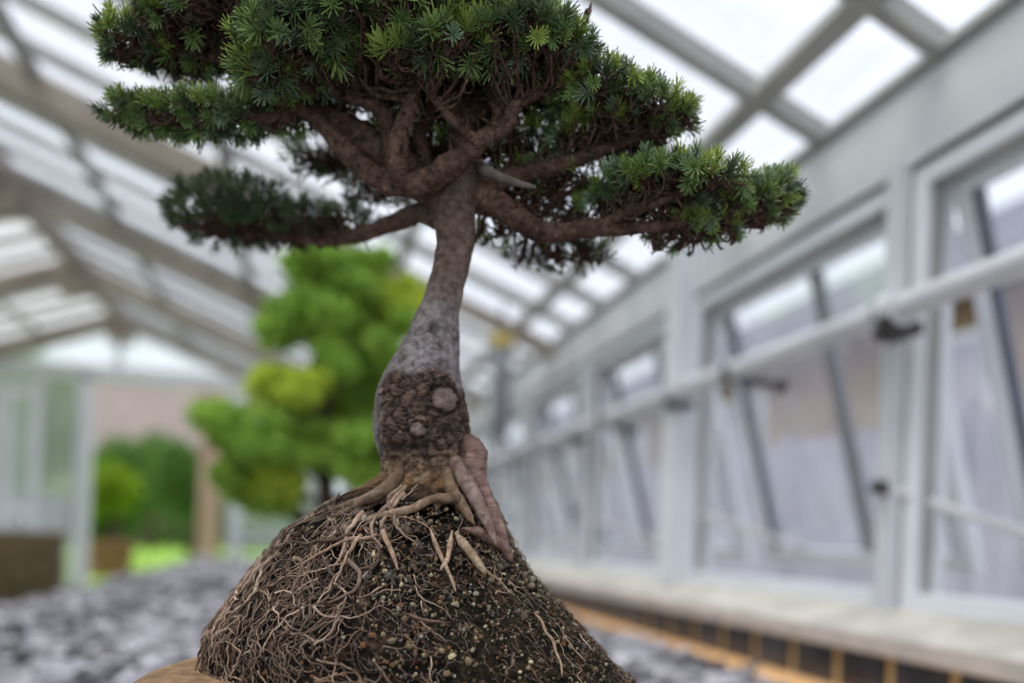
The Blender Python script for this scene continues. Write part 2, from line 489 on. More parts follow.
for x in (-3.9, -3.3, -2.75, -2.42, -2.12, .1, .6, 1.0): ebeam('mullion', x, -.5, x, min(1.2, roofz(x)), .06)
b = MB(); b.box(W(LX, Y1 - .03, -.5), W(-1.86, Y1 + .01, .24)); b.build('dado_panel', M['white'], wb)
ebeam('transom', LX, 1.27, .28, 1.27, .14)
ebeam('lower_rail', LX, -.05, -1.9, -.05, .09); ebeam('lower_rail', -.55, -.05, EX, -.05, .09)
ebeam('gable_mullion', -1.523, 1.3, -1.523, 1.75, .06)
b = MB()
for q in ([(LX, -.5), (-1.85, -.5), (-1.85, 1.25), (-3.5, 1.25), (LX, EZ)], [(-.5, -.5), (EX, -.5), (EX, EZ), (.0, 1.24), (-.5, 1.25)], [(-3, 1.3), (0, 1.3), (RX, RZ)]):
    m0 = b.n; vv = [W(x, Y1, z) for x, z in q]; b.add(vv, np.zeros((0, 3), int)); b.more([(0, i, i + 1) for i in range(1, len(q) - 1)], m0)
b.build('end_glass', M['eglass'], wb)
d1 = empty('door_1', W(-1.14, Y1, -.5)); tag(d1, 'wide white framed open doorway at the far end of the greenhouse', 'door', **LW)
for x0, w in ((-1.76, .15), (-.55, .13)):
    b = MB(); b.beam(W(x0, Y1 - .03, -.5), W(x0, Y1 - .03, 1.26), w, .14, up=(0, 1, 0)); b.build('door_jamb', M['upvc'], d1)
b = MB(); b.beam(W(-1.8, Y1 - .03, 1.27), W(-.5, Y1 - .03, 1.27), .15, .14, up=(0, 1, 0)); b.build('door_head', M['upvc'], d1)
# open door leaf to the left of the doorway
lf = MB(); ly = Y1 - .5
for x in (-1.98, -2.18): lf.beam(W(x, ly, -.45), W(x, ly, 1.05), .09, .06, up=(0, 1, 0))
for z in (-.42, .1, 1.02): lf.beam(W(-2.2, ly, z), W(-1.96, ly, z), .12, .05, up=(0, 1, 0))
lo = lf.build('door_leaf', M['upvc'], d1)
b = MB(); b.add([W(-2.18, ly, -.45), W(-1.98, ly, -.45), W(-1.98, ly, 1.05), W(-2.18, ly, 1.05)], [(0, 1, 2, 3)]); b.build('pane', M['eglass'], lo)

# left wall, simple glazed bays behind a dwarf wall
wlft = empty('wall_left', W(LX, 3, -.5)); tag(wlft, 'glazed left side wall of the greenhouse', 'wall', **LW)
b = MB(); b.box(W(LX - .05, Y0, -.5), W(LX + .03, Y1, -.1)); b.build('masonry', M['white'], wlft)
for y in np.arange(Y0, Y1, .77):
    b = MB(); b.box(W(LX - .03, y, -.1), W(LX + .02, y + .05, EZ)); b.build('mullion', M['white'], wlft)
b = MB(); b.add([W(LX, Y0, -.1), W(LX, Y1, -.1), W(LX, Y1, EZ), W(LX, Y0, EZ)], [(0, 1, 2, 3)]); b.build('side_glass', M['eglass'], wlft)

# bench with slate chips
BZ = -.232
BL, BR = -.77, .80
BY0, BY1 = -.2, 6.9
bench = empty('display_bench', W(0, 3, -.5)); tag(bench, 'long low staging bench covered in grey slate chips', 'bench')
b = MB(); b.box(W(BL + .01, BY0, BZ - .06), W(BR, BY1, BZ - .012)); b.build('bench_top', M['slatebed'], bench)
b = MB(); b.box(W(BL - .015, BY0, BZ - .10), W(BL + .01, BY1, BZ + .004)); b.build('edge_board', M['timber'], bench)
for yy in np.linspace(BY0 + .3, BY1 - .3, 7):
    for x in (BL + .1, BR - .1):
        b = MB(); b.box(W(x - .03, yy - .03, -.5), W(x + .03, yy + .03, BZ - .06)); b.build('leg', M['timber'], bench)


def chips(x0, x1, y0, y1, n, s0, s1):
    b = MB()
    for i in range(n):
        k = random.choice((5, 6, 7)); s = random.uniform(s0, s1)
        ang = np.sort(rng.uniform(0, 2 * math.pi, k)) + 0
        ang = np.arange(k) * 2 * math.pi / k + rng.uniform(-.35, .35, k)
        r = s * rng.uniform(.6, 1.1, k); el = rng.uniform(.55, 1)
        top = np.stack([r * np.cos(ang), r * el * np.sin(ang), np.zeros(k)], 1)
        th = s * rng.uniform(.12, .3)
        R = np.array(Matrix.Rotation(rng.normal(0, .28), 3, 'X') @ Matrix.Rotation(rng.normal(0, .28), 3, 'Y') @ Matrix.Rotation(rng.uniform(0, 6.28), 3, 'Z'))
        v = np.concatenate([top * .93 + (0, 0, th / 2), top - (0, 0, th / 2)]) @ R.T
        p = np.array([rng.uniform(x0, x1) * A, rng.uniform(y0, y1) * A, BZ * A + HC - .004 + rng.uniform(0, .012)])
        g = rng.choice([.05, .13, .27, .42, .62], p=[.17, .22, .27, .2, .14]) * rng.uniform(.85, 1.15)
        colr = np.array([g * 1.0, g * .97, g * 1.04])
        base = b.n
        b.add(v + p, [(j, (j + 1) % k, k + (j + 1) % k, k + j) for j in range(k)], 0, colr)
        b.more([(0, j + 1, j) for j in range(1, k - 1)][::1], base)
    return b


b = chips(BL + .02, BR - .01, .2, 2.8, 6000, .03, .075)
b2 = chips(BL + .02, BR - .01, 2.8, BY1 - .03, 4200, .045, .085)
for v, c in zip(b2.v, b2.c): pass
o1 = b.n
b.v += b2.v; b.c += b2.c; b.f4 += [f + o1 for f in b2.f4]; b.f3 += [f + o1 for f in b2.f3]; b.m3 += b2.m3; b.m4 += b2.m4; b.n += b2.n
tag(b.build('slate_chips', M['slate'], usecol=True), 'loose layer of broken grey slate chips spread over the long bench', 'slate chips', kind='stuff')

# ------------------------------------------------------------------ the stand under the bonsai
ZS = HC - 133 * K
sc = L(405, 0, -8)
st = empty('display_stand', (sc[0], sc[1], HC + BZ * A)); tag(st, 'round sandy tan stand with a rounded rim under the bare root ball', 'stand')


def lathe(prof, cx0, cy0, seg=96, wob=0.0):
    b = MB(); n = len(prof); v = []
    for r, z in prof:
        for j in range(seg):
            a_ = j * 2 * math.pi / seg
            w = 1 + wob * noise.noise(Vector((math.cos(a_) * 2, math.sin(a_) * 2, z * 20)))
            v.append((cx0 + r * w * math.cos(a_), cy0 + r * w * math.sin(a_), z))
    f = [(i * seg + j, i * seg + (j + 1) % seg, (i + 1) * seg + (j + 1) % seg, (i + 1) * seg + j) for i in range(n - 1) for j in range(seg)]
    b.add(v, f); return b


R0 = 203 * K
prof = [(0.0001, ZS - .062), (R0 * .9, ZS - .062)] + [(R0 + .030 * math.sin(t), ZS - .028 + .028 * math.cos(t)) for t in np.linspace(math.pi * .85, 0, 12)] + [(0.0001, ZS)]
lathe(prof, sc[0], sc[1], wob=.02).build('stand_top', M['stand'], st, smooth_=True)
zb = HC + BZ * A
prof = [(.0001, zb), (.13, zb), (.13, zb + .02), (.05, zb + .035), (.045, ZS - .075), (.09, ZS - .064), (.0001, ZS - .062)]
lathe(prof, sc[0], sc[1], 64).build('pedestal', M['stand'], st)

# ------------------------------------------------------------------ the bonsai: trunk
tree = empty('bonsai_tree', L(405, 672, 0)); tag(tree, 'large bare-rooted bonsai with swollen trunk and exposed root ball on the tan stand', 'bonsai')

TR = [(168, 440, 486), (185, 434, 480), (206, 431.5, 475.5), (225, 434, 475), (243, 437, 475), (262, 434, 471), (280, 429.5, 466), (298, 423, 462), (316, 415, 459.5), (335, 407.5, 459), (353, 396, 460),
      (375, 383, 460.5), (397, 375.5, 464), (420, 373, 468), (434, 373.5, 471), (445, 376, 474), (456, 380, 478), (467, 383, 482), (478, 378, 485), (490, 360, 491), (505, 352, 500), (525, 350, 508)]
ty, tl, tr_ = map(np.array, zip(*TR))
sides = 160
ys = np.arange(168, 525, .8)
xl = np.interp(ys, ty, tl); xr = np.interp(ys, ty, tr_)
ker = np.ones(13) / 13
pad = lambda q: np.convolve(np.pad(q, 6, mode='edge'), ker, 'valid')
xl, xr = pad(xl), pad(xr)
v = []; col = []
lilac = np.array(lin(138, 131, 131)[:3]); redb = np.array(lin(108, 90, 82)[:3]); roughb = np.array(lin(96, 78, 68)[:3]); deep = np.array(lin(40, 29, 25)[:3]); mossb = np.array(lin(122, 102, 82)[:3]); knotc = np.array(lin(134, 118, 112)[:3]); crack = np.array(lin(72, 66, 66)[:3])
for yv, l_, r_ in zip(ys, xl, xr):
    cx0 = (l_ + r_) / 2; rr = (r_ - l_) / 2
    for j in range(sides):
        a_ = j * 2 * math.pi / sides
        q = Vector((cx0 + rr * math.cos(a_), yv, -rr * .93 * math.sin(a_)))
        n1 = noise.noise(q * .045); n2 = noise.noise(q * .14 + Vector((9, 3, 1))); n3 = noise.noise(q * .4)
        edge = yv + 16 * noise.noise(Vector((q.x * .04, 7, q.z * .04))) + 4 * n2
        rough = max(0, min(1, (edge - 376) / 7)) * max(0, min(1, (470 - edge) / 9))
        # left flank keeps the smooth grey skin
        smoothside = max(0, min(1, (388 - q.x + 8 * n2) / 8)); rough *= 1 - smoothside * .8
        base = max(0, min(1, (edge - 455) / 10))
        vv = noise.voronoi(q * .085 + Vector((n1, n2, n3)) * .5)[0]; ridge = min(1, (vv[1] - vv[0]) * 3.2)
        disp = 1.1 * n1 + .5 * n2 + .25 * n3 + rough * (2.6 * (ridge - .6) + 1.6 * n3) + base * (2.2 * n2 + 1.2 * n3 + 3.2 * noise.noise(Vector((math.cos(a_) * 3.4 - yv * .004, math.sin(a_) * 3.4, yv * .012))))
        upz = max(0, min(1, (330 - yv + 25 * n1) / 60))
        up2 = max(0, min(1, (262 - yv) / 60)); c = (lilac * (1 - upz) + redb * upz) * (1 - .38 * up2)
        # horizontal lenticel rings up the stem
        rings = max(0, noise.noise(Vector((q.x * .02, yv * .22, q.z * .02))) - .15) * upz
        c = c * (1 - .5 * rings); disp += -1.0 * rings
        ck = noise.voronoi(Vector((q.x * .05, q.y * .09, q.z * .05)) + Vector((n1, n2, 0)) * .6)[0]
        ckk = max(0, 1 - (ck[1] - ck[0]) * 9) * max(0, min(1, (yv - 300) / 40)) * (1 - rough) * (1 - base) * (1 if n1 > -.15 else .25)
        c = c * (1 - ckk * .75) + crack * ckk * .75; disp -= ckk * 1.0
        pale = max(0, noise.noise(q * .09 + Vector((0, 50, 0)))) ; c = c * (1 + .35 * pale)
        if rough > 0:
            rc = deep * (1 - ridge) + roughb * ridge; rc = rc * (1 + .9 * max(0, n3 + n2))
            c = c * (1 - rough) + rc * rough
        if base > 0:
            bc = mossb * (1 + .6 * n2) * (1 if n3 > -.15 else .55); c = c * (1 - base) + bc * base
        # dark scar half way up
        if q.z < 0:
            sx, sy = (q.x - 437) / 9, (yv - 334) / 10
            s_ = max(0, 1 - math.hypot(sx, sy) - .3 * n2); c = c * (1 - .5 * min(1, s_ * 2)); disp -= 1.5 * s_
            for kx, ky, kr, kh in ((447, 405, 12, 5.0), (423, 436, 7.5, 3.0), (384, 395, 4, 1.5)):
                dk = math.hypot(q.x - kx, (yv - ky)) / kr * (1 + .22 * n2 + .1 * n3)
                if dk < 1.25:
                    s_ = max(0, 1 - dk ** 4) if dk < 1 else 0
                    disp = disp * (1 - s_) + kh * s_ * (.75 + .25 * (1 - dk)) - (1.8 if dk >= 1 else 0)
                    c = c * (1 - s_) + knotc * s_ * (1 + .2 * n3)
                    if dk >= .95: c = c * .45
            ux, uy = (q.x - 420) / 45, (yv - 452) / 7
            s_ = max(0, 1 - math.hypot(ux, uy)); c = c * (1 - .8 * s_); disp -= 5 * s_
        R = rr + disp
        dz = .93 - .33 * max(0, min(1, (yv - 458) / 40))
        v.append(L(cx0 + R * math.cos(a_), yv, -R * dz * math.sin(a_))); col.append(c)
b = MB(); n = len(ys)
i = np.arange(n - 1)[:, None] * sides; j = np.arange(sides)[None]; j2 = (j + 1) % sides
b.add(v, np.stack([i + j, i + j2, i + sides + j2, i + sides + j], -1).reshape(-1, 4), 0, np.array(col))
b.build('trunk', M['bark'], tree, smooth_=True, usecol=True)

# ------------------------------------------------------------------ root ball
MT = [(455, 434, 28), (467, 434, 42), (478, 430, 52), (488, 424, 62), (500, 412, 76), (515, 405, 92), (530, 398, 111), (550, 396, 124), (570, 394, 138), (600, 397, 163), (630, 400, 188), (650, 407, 198), (665, 413, 205), (683, 424, 218), (690, 425, 217), (700, 420, 185)]
my, mc, mr = map(np.array, zip(*MT))


def mound(phi, y, off=0.0):
    """phi=90 faces the camera; y image height of the axis plane"""
    c = np.interp(y, my, mc); r = np.interp(y, my, mr) + off
    return L(c + r * math.cos(phi), y, -8 - r * .64 * math.sin(phi))


HOLES = ((446, 516, 24, 9, 16), (384, 514, 34, 7, 12), (334, 522, 18, 8, 9), (352, 548, 22, 7, 7), (420, 540, 26, 6, 6))


def hollow(phi, y):
    xx = np.interp(y, my, mc) + np.interp(y, my, mr) * math.cos(phi)
    return math.sin(phi) > 0 and any(math.hypot((xx - h[0]) / h[2], (y - h[1]) / h[3]) < 1.15 for h in HOLES)


b = MB(); seg = 260; ysm = np.concatenate([np.arange(457, 672, 1.6), [676, 680, 684, 688]]); v = []; col = []
csoil = np.array(lin(50, 42, 36)[:3]); cblack = np.array(lin(26, 23, 22)[:3]); cbr = np.array(lin(112, 88, 62)[:3]); crust = np.array(lin(120, 78, 48)[:3]); cgreen = np.array(lin(74, 70, 44)[:3])
for yv in ysm:
    for j in range(seg):
        a_ = j * 2 * math.pi / seg
        q = Vector((math.cos(a_) * np.interp(yv, my, mr), yv, math.sin(a_) * np.interp(yv, my, mr) * .8))
        n1 = noise.noise(q * .03); n2 = noise.noise(q * .11); n3 = noise.noise(q * .35)
        off = 3.5 * n1 + 5 * n2 + 2.2 * n3 - (8 if yv > 505 else 3)
        top = max(0, min(1, (500 - yv + 14 * n1) / 14))
        c = csoil * (.55 + .5 * (n2 + .5)) if n1 + n3 * .5 > -.12 else cblack
        if n2 > .34 and n3 > 0: c = c * .5 + crust * .4
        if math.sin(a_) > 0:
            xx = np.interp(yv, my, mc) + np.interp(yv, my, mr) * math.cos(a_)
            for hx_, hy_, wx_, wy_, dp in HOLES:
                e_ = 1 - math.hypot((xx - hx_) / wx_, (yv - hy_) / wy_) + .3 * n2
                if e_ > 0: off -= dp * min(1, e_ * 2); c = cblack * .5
        rt = max(0, math.cos(a_)) * max(0, min(1, (yv - 540) / 60))
        c = c * (1 - .5 * rt) + cgreen * .5 * rt * (.7 + n3)
        c = c * (1 - top) + cbr * (1 + .7 * n2 + .5 * n3) * top
        off += top * 2
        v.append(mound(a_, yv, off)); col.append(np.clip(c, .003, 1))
n = len(ysm); i = np.arange(n - 1)[:, None] * seg; j = np.arange(seg)[None]; j2 = (j + 1) % seg
b.add(v, np.stack([i + j, i + j2, i + seg + j2, i + seg + j], -1).reshape(-1, 4), 0, np.array(col))
base = b.n
b.add([mound(0, 457) * .5 + mound(math.pi, 457) * .5], np.zeros((0, 3), int), 0, cbr)
b.more([(0 * k + base, (k + 1) % seg, k) for k in range(seg)], 0)
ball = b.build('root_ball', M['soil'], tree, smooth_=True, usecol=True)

tan = np.array(lin(146, 122, 104)[:3]); tan2 = np.array(lin(186, 166, 146)[:3]); tand = np.array(lin(104, 82, 68)[:3]); greyr = np.array(lin(128, 112, 102)[:3])


def root_col():
    w = rng.dirichlet((1.4, .8, 1.2, .9)); return w[0] * tan + w[1] * tan2 + w[2] * tand + w[3] * greyr


def root_walk(phi, y, n, step, wander, down=1.0, lift=1.0, end_out=0.0, curl=0.0):
    """path that creeps over the root ball"""
    pts = []; d = math.radians(90) + .35 * max(0, -math.cos(phi)) + rng.normal(0, .75) if down else rng.uniform(0, 6.28)
    drift = rng.normal(0, curl)
    off = lift
    for k in range(n):
        t = k / (n - 1)
        if y > 689: break
        pts.append(mound(phi, min(y, 676), off + end_out * t * t + 0.8 * math.sin(k * 1.7 + phi * 9)))
        r = max(30, np.interp(y, my, mr))
        phi += step * math.cos(d) / r
        y += step * math.sin(d) * .82
        d += rng.normal(0, wander) + drift
        if down: d += (math.radians(90) - d) * .06 * down
    return np.array(pts)


big = []            # (size, pts, rad, col)
# hand placed: the buttress and the thick roots woven round its foot
hand = [
    ([(455, 436, -12), (468, 446, -16), (474, 455, -18), (474, 466, -22), (478, 482, -26), (486, 500, -30), (494, 518, -36), (502, 536, -44), (508, 552, -52)], [6, 12, 13.5, 12, 9.5, 8, 7, 5.5, 3], (138, 112, 104)),
    ([(446, 446, -22), (455, 462, -32), (464, 478, -40), (473, 494, -48), (481, 510, -56), (489, 526, -62), (496, 544, -70)], [4, 7.5, 8, 7.2, 6, 4.6, 2.5], (138, 118, 110)),
    ([(438, 458, -26), (446, 474, -36), (452, 490, -46), (464, 508, -60), (474, 524, -70)], [6, 7, 6.5, 5, 2.5], (122, 102, 82)),
    ([(402, 464, -30), (396, 478, -40), (384, 490, -50), (366, 499, -58), (344, 507, -60), (322, 518, -60)], [5, 6, 6, 5, 4, 2.5], (120, 102, 84)),
    ([(462, 500, -68), (446, 498, -72), (430, 500, -76), (414, 508, -80), (398, 512, -84), (378, 516, -84), (362, 522, -82)], [5, 4.5, 4, 4, 3.8, 3.2, 2], (150, 128, 108)),
    ([(462, 504, -70), (452, 500, -76), (440, 502, -80), (436, 510, -84)], [4, 4, 3.5, 2], (130, 112, 96)),
    ([(455, 532, -88), (462, 542, -94), (470, 552, -100), (480, 566, -108), (486, 574, -112)], [4.5, 6, 6, 5, 3], (168, 148, 124)),
    ([(452, 530, -86), (450, 545, -96), (447, 560, -104), (440, 570, -112)], [3.5, 3.5, 3, 2], (176, 152, 128)),
    ([(462, 528, -86), (478, 532, -86), (494, 540, -86), (506, 550, -82), (512, 562, -84)], [5, 7, 7.5, 7, 4], (128, 106, 92)),
    ([(430, 528, -90), (436, 545, -100), (444, 562, -110), (452, 580, -120), (456, 592, -128)], [3, 3, 2.6, 2.2, 1.5], (164, 140, 118)),
    ([(386, 490, -62), (370, 496, -70), (352, 508, -76), (336, 516, -80), (322, 530, -84)], [5, 5, 4.5, 4, 2.5], (126, 106, 90)),
    ([(340, 492, -40), (334, 505, -52), (334, 520, -66), (335, 532, -78)], [3, 4, 4, 3], (134, 118, 104)),
    ([(380, 520, -88), (384, 535, -98), (392, 552, -108), (398, 570, -118)], [4, 3.6, 3.2, 2], (158, 132, 112)),
    ([(352, 524, -88), (340, 528, -90), (328, 536, -94), (318, 548, -98), (310, 560, -102)], [3.5, 3.5, 3, 2.6, 2], (156, 136, 118)),
    ([(330, 508, -60), (314, 522, -64), (300, 540, -68), (290, 560, -72), (278, 580, -80)], [3.5, 3.8, 3.5, 3, 2], (132, 112, 98)),
    ([(474, 562, 0), (482, 566, 0), (490, 574, 0), (499, 580, 0), (508, 590, 0), (516, 596, 0)], [1.2, 1.5, 1.7, 1.5, 1.3, .8], (148, 124, 102)),
    ([(533, 612, 0), (541, 620, 0), (546, 632, 0), (553, 641, 0), (556, 652, 0), (561, 664, 0), (562, 676, 0)], [1.2, 1.8, 1.9, 2.0, 1.7, 1.5, 1.2], (160, 138, 116)),
    ([(402, 612, -150), (424, 620, -152), (446, 622, -150)], [2.4, 2, 1.3], (108, 86, 72)),
]


def pull(p, rmax):
    """move a hand placed root so that it lies on the root ball"""
    x, y, z = p
    c = np.interp(y, my, mc); r = np.interp(y, my, mr)
    s = (x - c) / max(r, 1); s = max(-.98, min(.98, s))
    zs = -8 - r * .64 * math.sqrt(1 - s * s)
    if y < 500: return x, y, min(z, zs + 6)
    return x, y, zs - rmax * .25


for k, (pts, rad, c) in enumerate(hand):
    pp = [(*q,) if k < 3 else pull(q, rd) for q, rd in zip(pts, rad)]
    P3 = np.array([T(x, y, z) for x, y, z in pp])
    q3, r3 = smooth(P3, np.array(rad) * K * (.72 if k > 5 else 1), 7)
    c3 = np.array(lin(*c)[:3]); c3 = np.tile(c3, (len(q3) * 2, 1))
    if k < 5:
        w_ = np.clip(np.arange(len(c3)) / len(c3) * (2.6 if k else 4), 0, 1)[:, None]
        c3 = c3 * w_ + np.array(lin(96, 76, 62)[:3]) * (1 - w_)
    r3[-3:] *= (.8, .55, .3)
    if k > 4: r3[:7] *= (.15, .35, .5, .65, .78, .88, .95)
    r3 = r3 * (1 + .14 * np.array([noise.noise(Vector(p) * 110) for p in q3]))
    big.append((1e9 - k, q3, r3, c3))
def front_phi(kind):
    if kind == 'left': return math.radians(rng.uniform(95, 200))
    if kind == 'all': return math.radians(rng.uniform(-30, 210))
    return math.radians(rng.uniform(200, 330))


for k in range(1250):
    u = rng.random()
    if u < .36:        # dense straw like roots on the left
        ph = front_phi('left'); y = rng.uniform(505, 670); n = rng.integers(6, 18); w = .30; r = .45 + .75 * rng.random() ** 1.6; eo = rng.uniform(-1, 5)
    elif u < .82:
        ph = front_phi('all'); y = rng.uniform(500, 676)
        if ph < math.radians(75) and rng.random() < .55: continue
        n = rng.integers(4, 13); w = .42; r = .35 + .7 * rng.random() ** 1.8; eo = rng.uniform(-1, 4)
    elif u < .88:
        ph = front_phi('back'); y = rng.uniform(500, 650); n = 12; w = .25; r = rng.uniform(.8, 2.2); eo = 0
    elif rng.random() < .45: continue
    else:              # thick ones starting high
        ph = math.radians(rng.uniform(85, 215)); y = rng.uniform(488, 560); n = rng.integers(14, 26); w = .24; r = rng.uniform(1.2, 2.5); eo = 0
    if hollow(ph, y) and rng.random() < .8: continue
    pts = root_walk(ph, y, int(n), rng.uniform(3.4, 5.0), w, down=1 if rng.random() < .8 else 0, lift=rng.uniform(-5, .5) + r * .5, end_out=eo, curl=.05)
    if len(pts) < 4 or (math.radians(125) < ph < math.radians(200) and y < 548 and rng.random() < .55): continue
    rad = r * K * (1 - .75 * np.linspace(0, 1, len(pts)) ** 1.4) * rng.uniform(.85, 1.15, len(pts))
    big.append((r * len(pts) * (1.0 if ph < math.radians(200) else .1), pts, rad, root_col() * (rng.uniform(.25, .95) if rng.random() < .62 else rng.uniform(1.15, 1.9))))
big.sort(key=lambda t: -t[0])
for s_, pts, rad, c in big[:96]:
    b = MB(); b.tube(pts, rad, 16 if rad.max() > 5 * K else 9, 0, c, rough=.04, sub=2, mott=.16)
    b.build('root', M['root'], tree, smooth_=True, usecol=True)
b = MB()
for s_, pts, rad, c in big[96:]: b.tube(pts, rad, 5, 0, c, sub=2, cap=False)
b.build('fine_roots', M['root'], tree, smooth_=True, usecol=True, kind='stuff')
# hair roots and short dark stubble
b = MB()
for k in range(2500):
    ph = front_phi('all'); y = rng.uniform(498, 680)
    if hollow(ph, y): continue
    pts = root_walk(ph, y, 5, rng.uniform(1.6, 4.0), .5, down=0, lift=rng.uniform(-6, -1), end_out=rng.uniform(0, 5))
    if len(pts) < 3: continue
    c = root_col() * rng.uniform(.25, 1.0)
    b.tube(pts, np.linspace(.42, .18, len(pts)) * K, 4, 0, c, cap=False)
b.build('hair_roots', M['root'], tree, usecol=True, kind='stuff')
# grit in the soil
b = MB()
ico_v = []; t = (1 + 5 ** .5) / 2
for s1 in (-1, 1):
    for s2 in (-t, t): ico_v += [(0, s1, s2), (s1, s2, 0), (s2, 0, s1)]
ico_v = np.array(ico_v, float); ico_v /= np.linalg.norm(ico_v[0])
el = 2 / math.hypot(1, t) * 1.02; ico_f = [(i, j, k) for i in range(12) for j in range(i + 1, 12) for k in range(j + 1, 12)
         if max(np.linalg.norm(ico_v[i] - ico_v[j]), np.linalg.norm(ico_v[j] - ico_v[k]), np.linalg.norm(ico_v[i] - ico_v[k])) < 1.2]
ico_f = [f if np.dot(np.cross(ico_v[f[1]] - ico_v[f[0]], ico_v[f[2]] - ico_v[f[0]]), ico_v[f[0]]) > 0 else (f[0], f[2], f[1]) for f in ico_f]


def pebble(b, p, s, c):
    q = ico_v * (s * rng.uniform(.6, 1.15, 3)) * rng.uniform(.85, 1.15, (12, 1))
    R = np.array(Matrix.Rotation(rng.uniform(0, 6), 3, 'X') @ Matrix.Rotation(rng.uniform(0, 6), 3, 'Z'))
    b.add(q @ R.T + p, ico_f, 0, c)


gc = [lin(190, 178, 144), lin(150, 136, 108), lin(120, 102, 80), lin(104, 92, 80), lin(128, 90, 60), lin(170, 162, 148), lin(92, 88, 86), lin(88, 68, 50)]
for k in range(4200):
    ph = math.radians(rng.uniform(-50, 200)); y = rng.uniform(505, 682)
    right = math.cos(ph) > -.1
    if not right and rng.random() < .72: continue
    s = rng.uniform(.8, 2.3) * K
    if rng.random() < .14: s *= 1.8
    c = np.array(gc[rng.choice(8, p=[.12, .16, .2, .16, .1, .06, .1, .1])][:3]) * rng.uniform(.45, 1.05)
    pebble(b, mound(ph, y, rng.uniform(-7, -2)), s, c)
b.build('grit', M['grit'], ball, smooth_=False, usecol=True, kind='stuff')
b = MB()
for k in range(9000):      # crumbs of soil
    ph = math.radians(rng.uniform(-60, 240)); y = rng.uniform(492, 682)
    g = rng.uniform(.5, 1.3)
    if hollow(ph, y): continue
    pebble(b, mound(ph, y, rng.uniform(-9, -3)), rng.uniform(.5, 1.7) * K, (csoil if rng.random() < .3 else cblack) * g)
b.build('soil_crumbs', M['grit'], ball, usecol=True, kind='stuff')

# ------------------------------------------------------------------ branches and foliage
BR = {
    'left_limb': [(452, 222, 0, 15), (436, 196, -4, 14), (405, 184, -4, 12), (372, 174, 4, 11), (337, 140, 12, 10), (314, 113, 14, 9), (288, 90, 10, 8), (250, 70, 10, 6), (200, 55, 10, 4.5), (150, 48, 8, 3)],
    'upper_left': [(400, 182, -8, 9), (394, 160, -4, 8.5), (388, 126, -6, 8), (378, 106, -8, 8), (337, 90, -5, 8.5), (300, 78, -2, 7), (278, 66, -2, 5), (252, 44, 0, 4), (230, 15, 0, 3), (190, -10, 4, 2.2)],
    'front_upright': [(402, 186, -22, 11), (398, 164, -30, 9.5), (399, 140, -32, 9.5), (407, 117, -31, 8), (414, 97, -30, 6.5), (420, 70, -28, 5), (415, 40, -26, 4), (402, 0, -25, 3), (395, -50, -20, 2)],
    'right_rising': [(384, 188, -18, 8), (425, 182, -25, 12), (446, 168, -28, 12), (470, 152, -28, 9.5), (490, 134, -28, 8.5), (508, 126, -28, 7.5), (516, 106, -28, 6.5), (538, 93, -26, 5), (560, 66, -22, 4), (578, 40, -16, 3), (590, 10, -10, 2)],
    'crossing': [(482, 146, -36, 5.2), (470, 135, -40, 4.6), (455, 122, -42, 4.2), (441, 107, -42, 3.8), (428, 90, -44, 3), (410, 74, -46, 2.2), (380, 60, -50, 1.6)],
    'apex': [(455, 200, 4, 22), (464, 165, 14, 18), (462, 120, 20, 14), (448, 70, 20, 11), (432, 10, 15, 8), (415, -60, 8, 5), (405, -120, 0, 3)],
    'right_lower': [(466, 192, 2, 14), (492, 200, 2, 13), (516, 218, -2, 11.5), (538, 232, -4, 10.5), (562, 234, -4, 9), (590, 229, -2, 9), (628, 230, 0, 7), (670, 226, 2, 5), (704, 222, 6, 4), (732, 217, 14, 2.6)],
    'right_middle': [(462, 188, 10, 12), (514, 176, 16, 9), (550, 168, 16, 8), (580, 158, 12, 7), (628, 140, 8, 5), (655, 130, 4, 2.6)],
    'right_fork': [(585, 232, -4, 6), (615, 220, -10, 5.5), (648, 206, -18, 4.5), (686, 192, -20, 3.4), (722, 178, -16, 2.2)],
    'old_wood': [(440, 190, 26, 16), (400, 166, 30, 20), (362, 142, 30, 20), (325, 118, 28, 15), (296, 96, 24, 10), (268, 74, 20, 6), (240, 50, 16, 3)],
    'short_upright': [(288, 122, 8, 7), (280, 104, 4, 6.5), (274, 84, 0, 5.5), (272, 62, -6, 4), (270, 40, -14, 2)],
    'stub_upright': [(254, 122, 12, 5.5), (251, 104, 12, 5.5), (249, 84, 10, 5), (243, 62, 8, 3)],
    'inner_upright': [(498, 130, -20, 7.5), (500, 112, -16, 7), (494, 96, -12, 6), (502, 78, -10, 4.5), (508, 50, -10, 3)],
    'inner_fork': [(412, 184, 14, 9), (424, 160, 20, 8), (418, 138, 24, 7), (430, 112, 26, 6), (428, 80, 26, 4), (440, 40, 24, 3)],
    'left_lower': [(444, 222, 8, 11), (420, 213, 36, 9.5), (392, 224, 80, 9), (357, 236, 130, 8.5), (320, 240, 160, 7), (280, 234, 178, 5), (230, 222, 186, 3)],
    'left_middle': [(326, 124, 12, 7), (296, 108, 6, 6), (266, 118, 0, 5), (238, 114, -2, 4.6), (199, 116, -2, 3.4), (150, 114, 2, 2.2)],
    'rear_left': [(450, 184, 22, 12), (432, 160, 66, 8), (400, 150, 104, 6), (360, 156, 140, 5), (322, 160, 165, 3)],
    'rear_right': [(462, 200, 18, 10), (500, 214, 70, 6.5), (548, 232, 110, 5), (590, 248, 135, 3)],
    'upper_right': [(460, 130, 18, 10), (500, 90, 20, 7.5), (545, 70, 14, 6), (600, 84, 6, 4.5), (640, 106, 2, 3)],
}
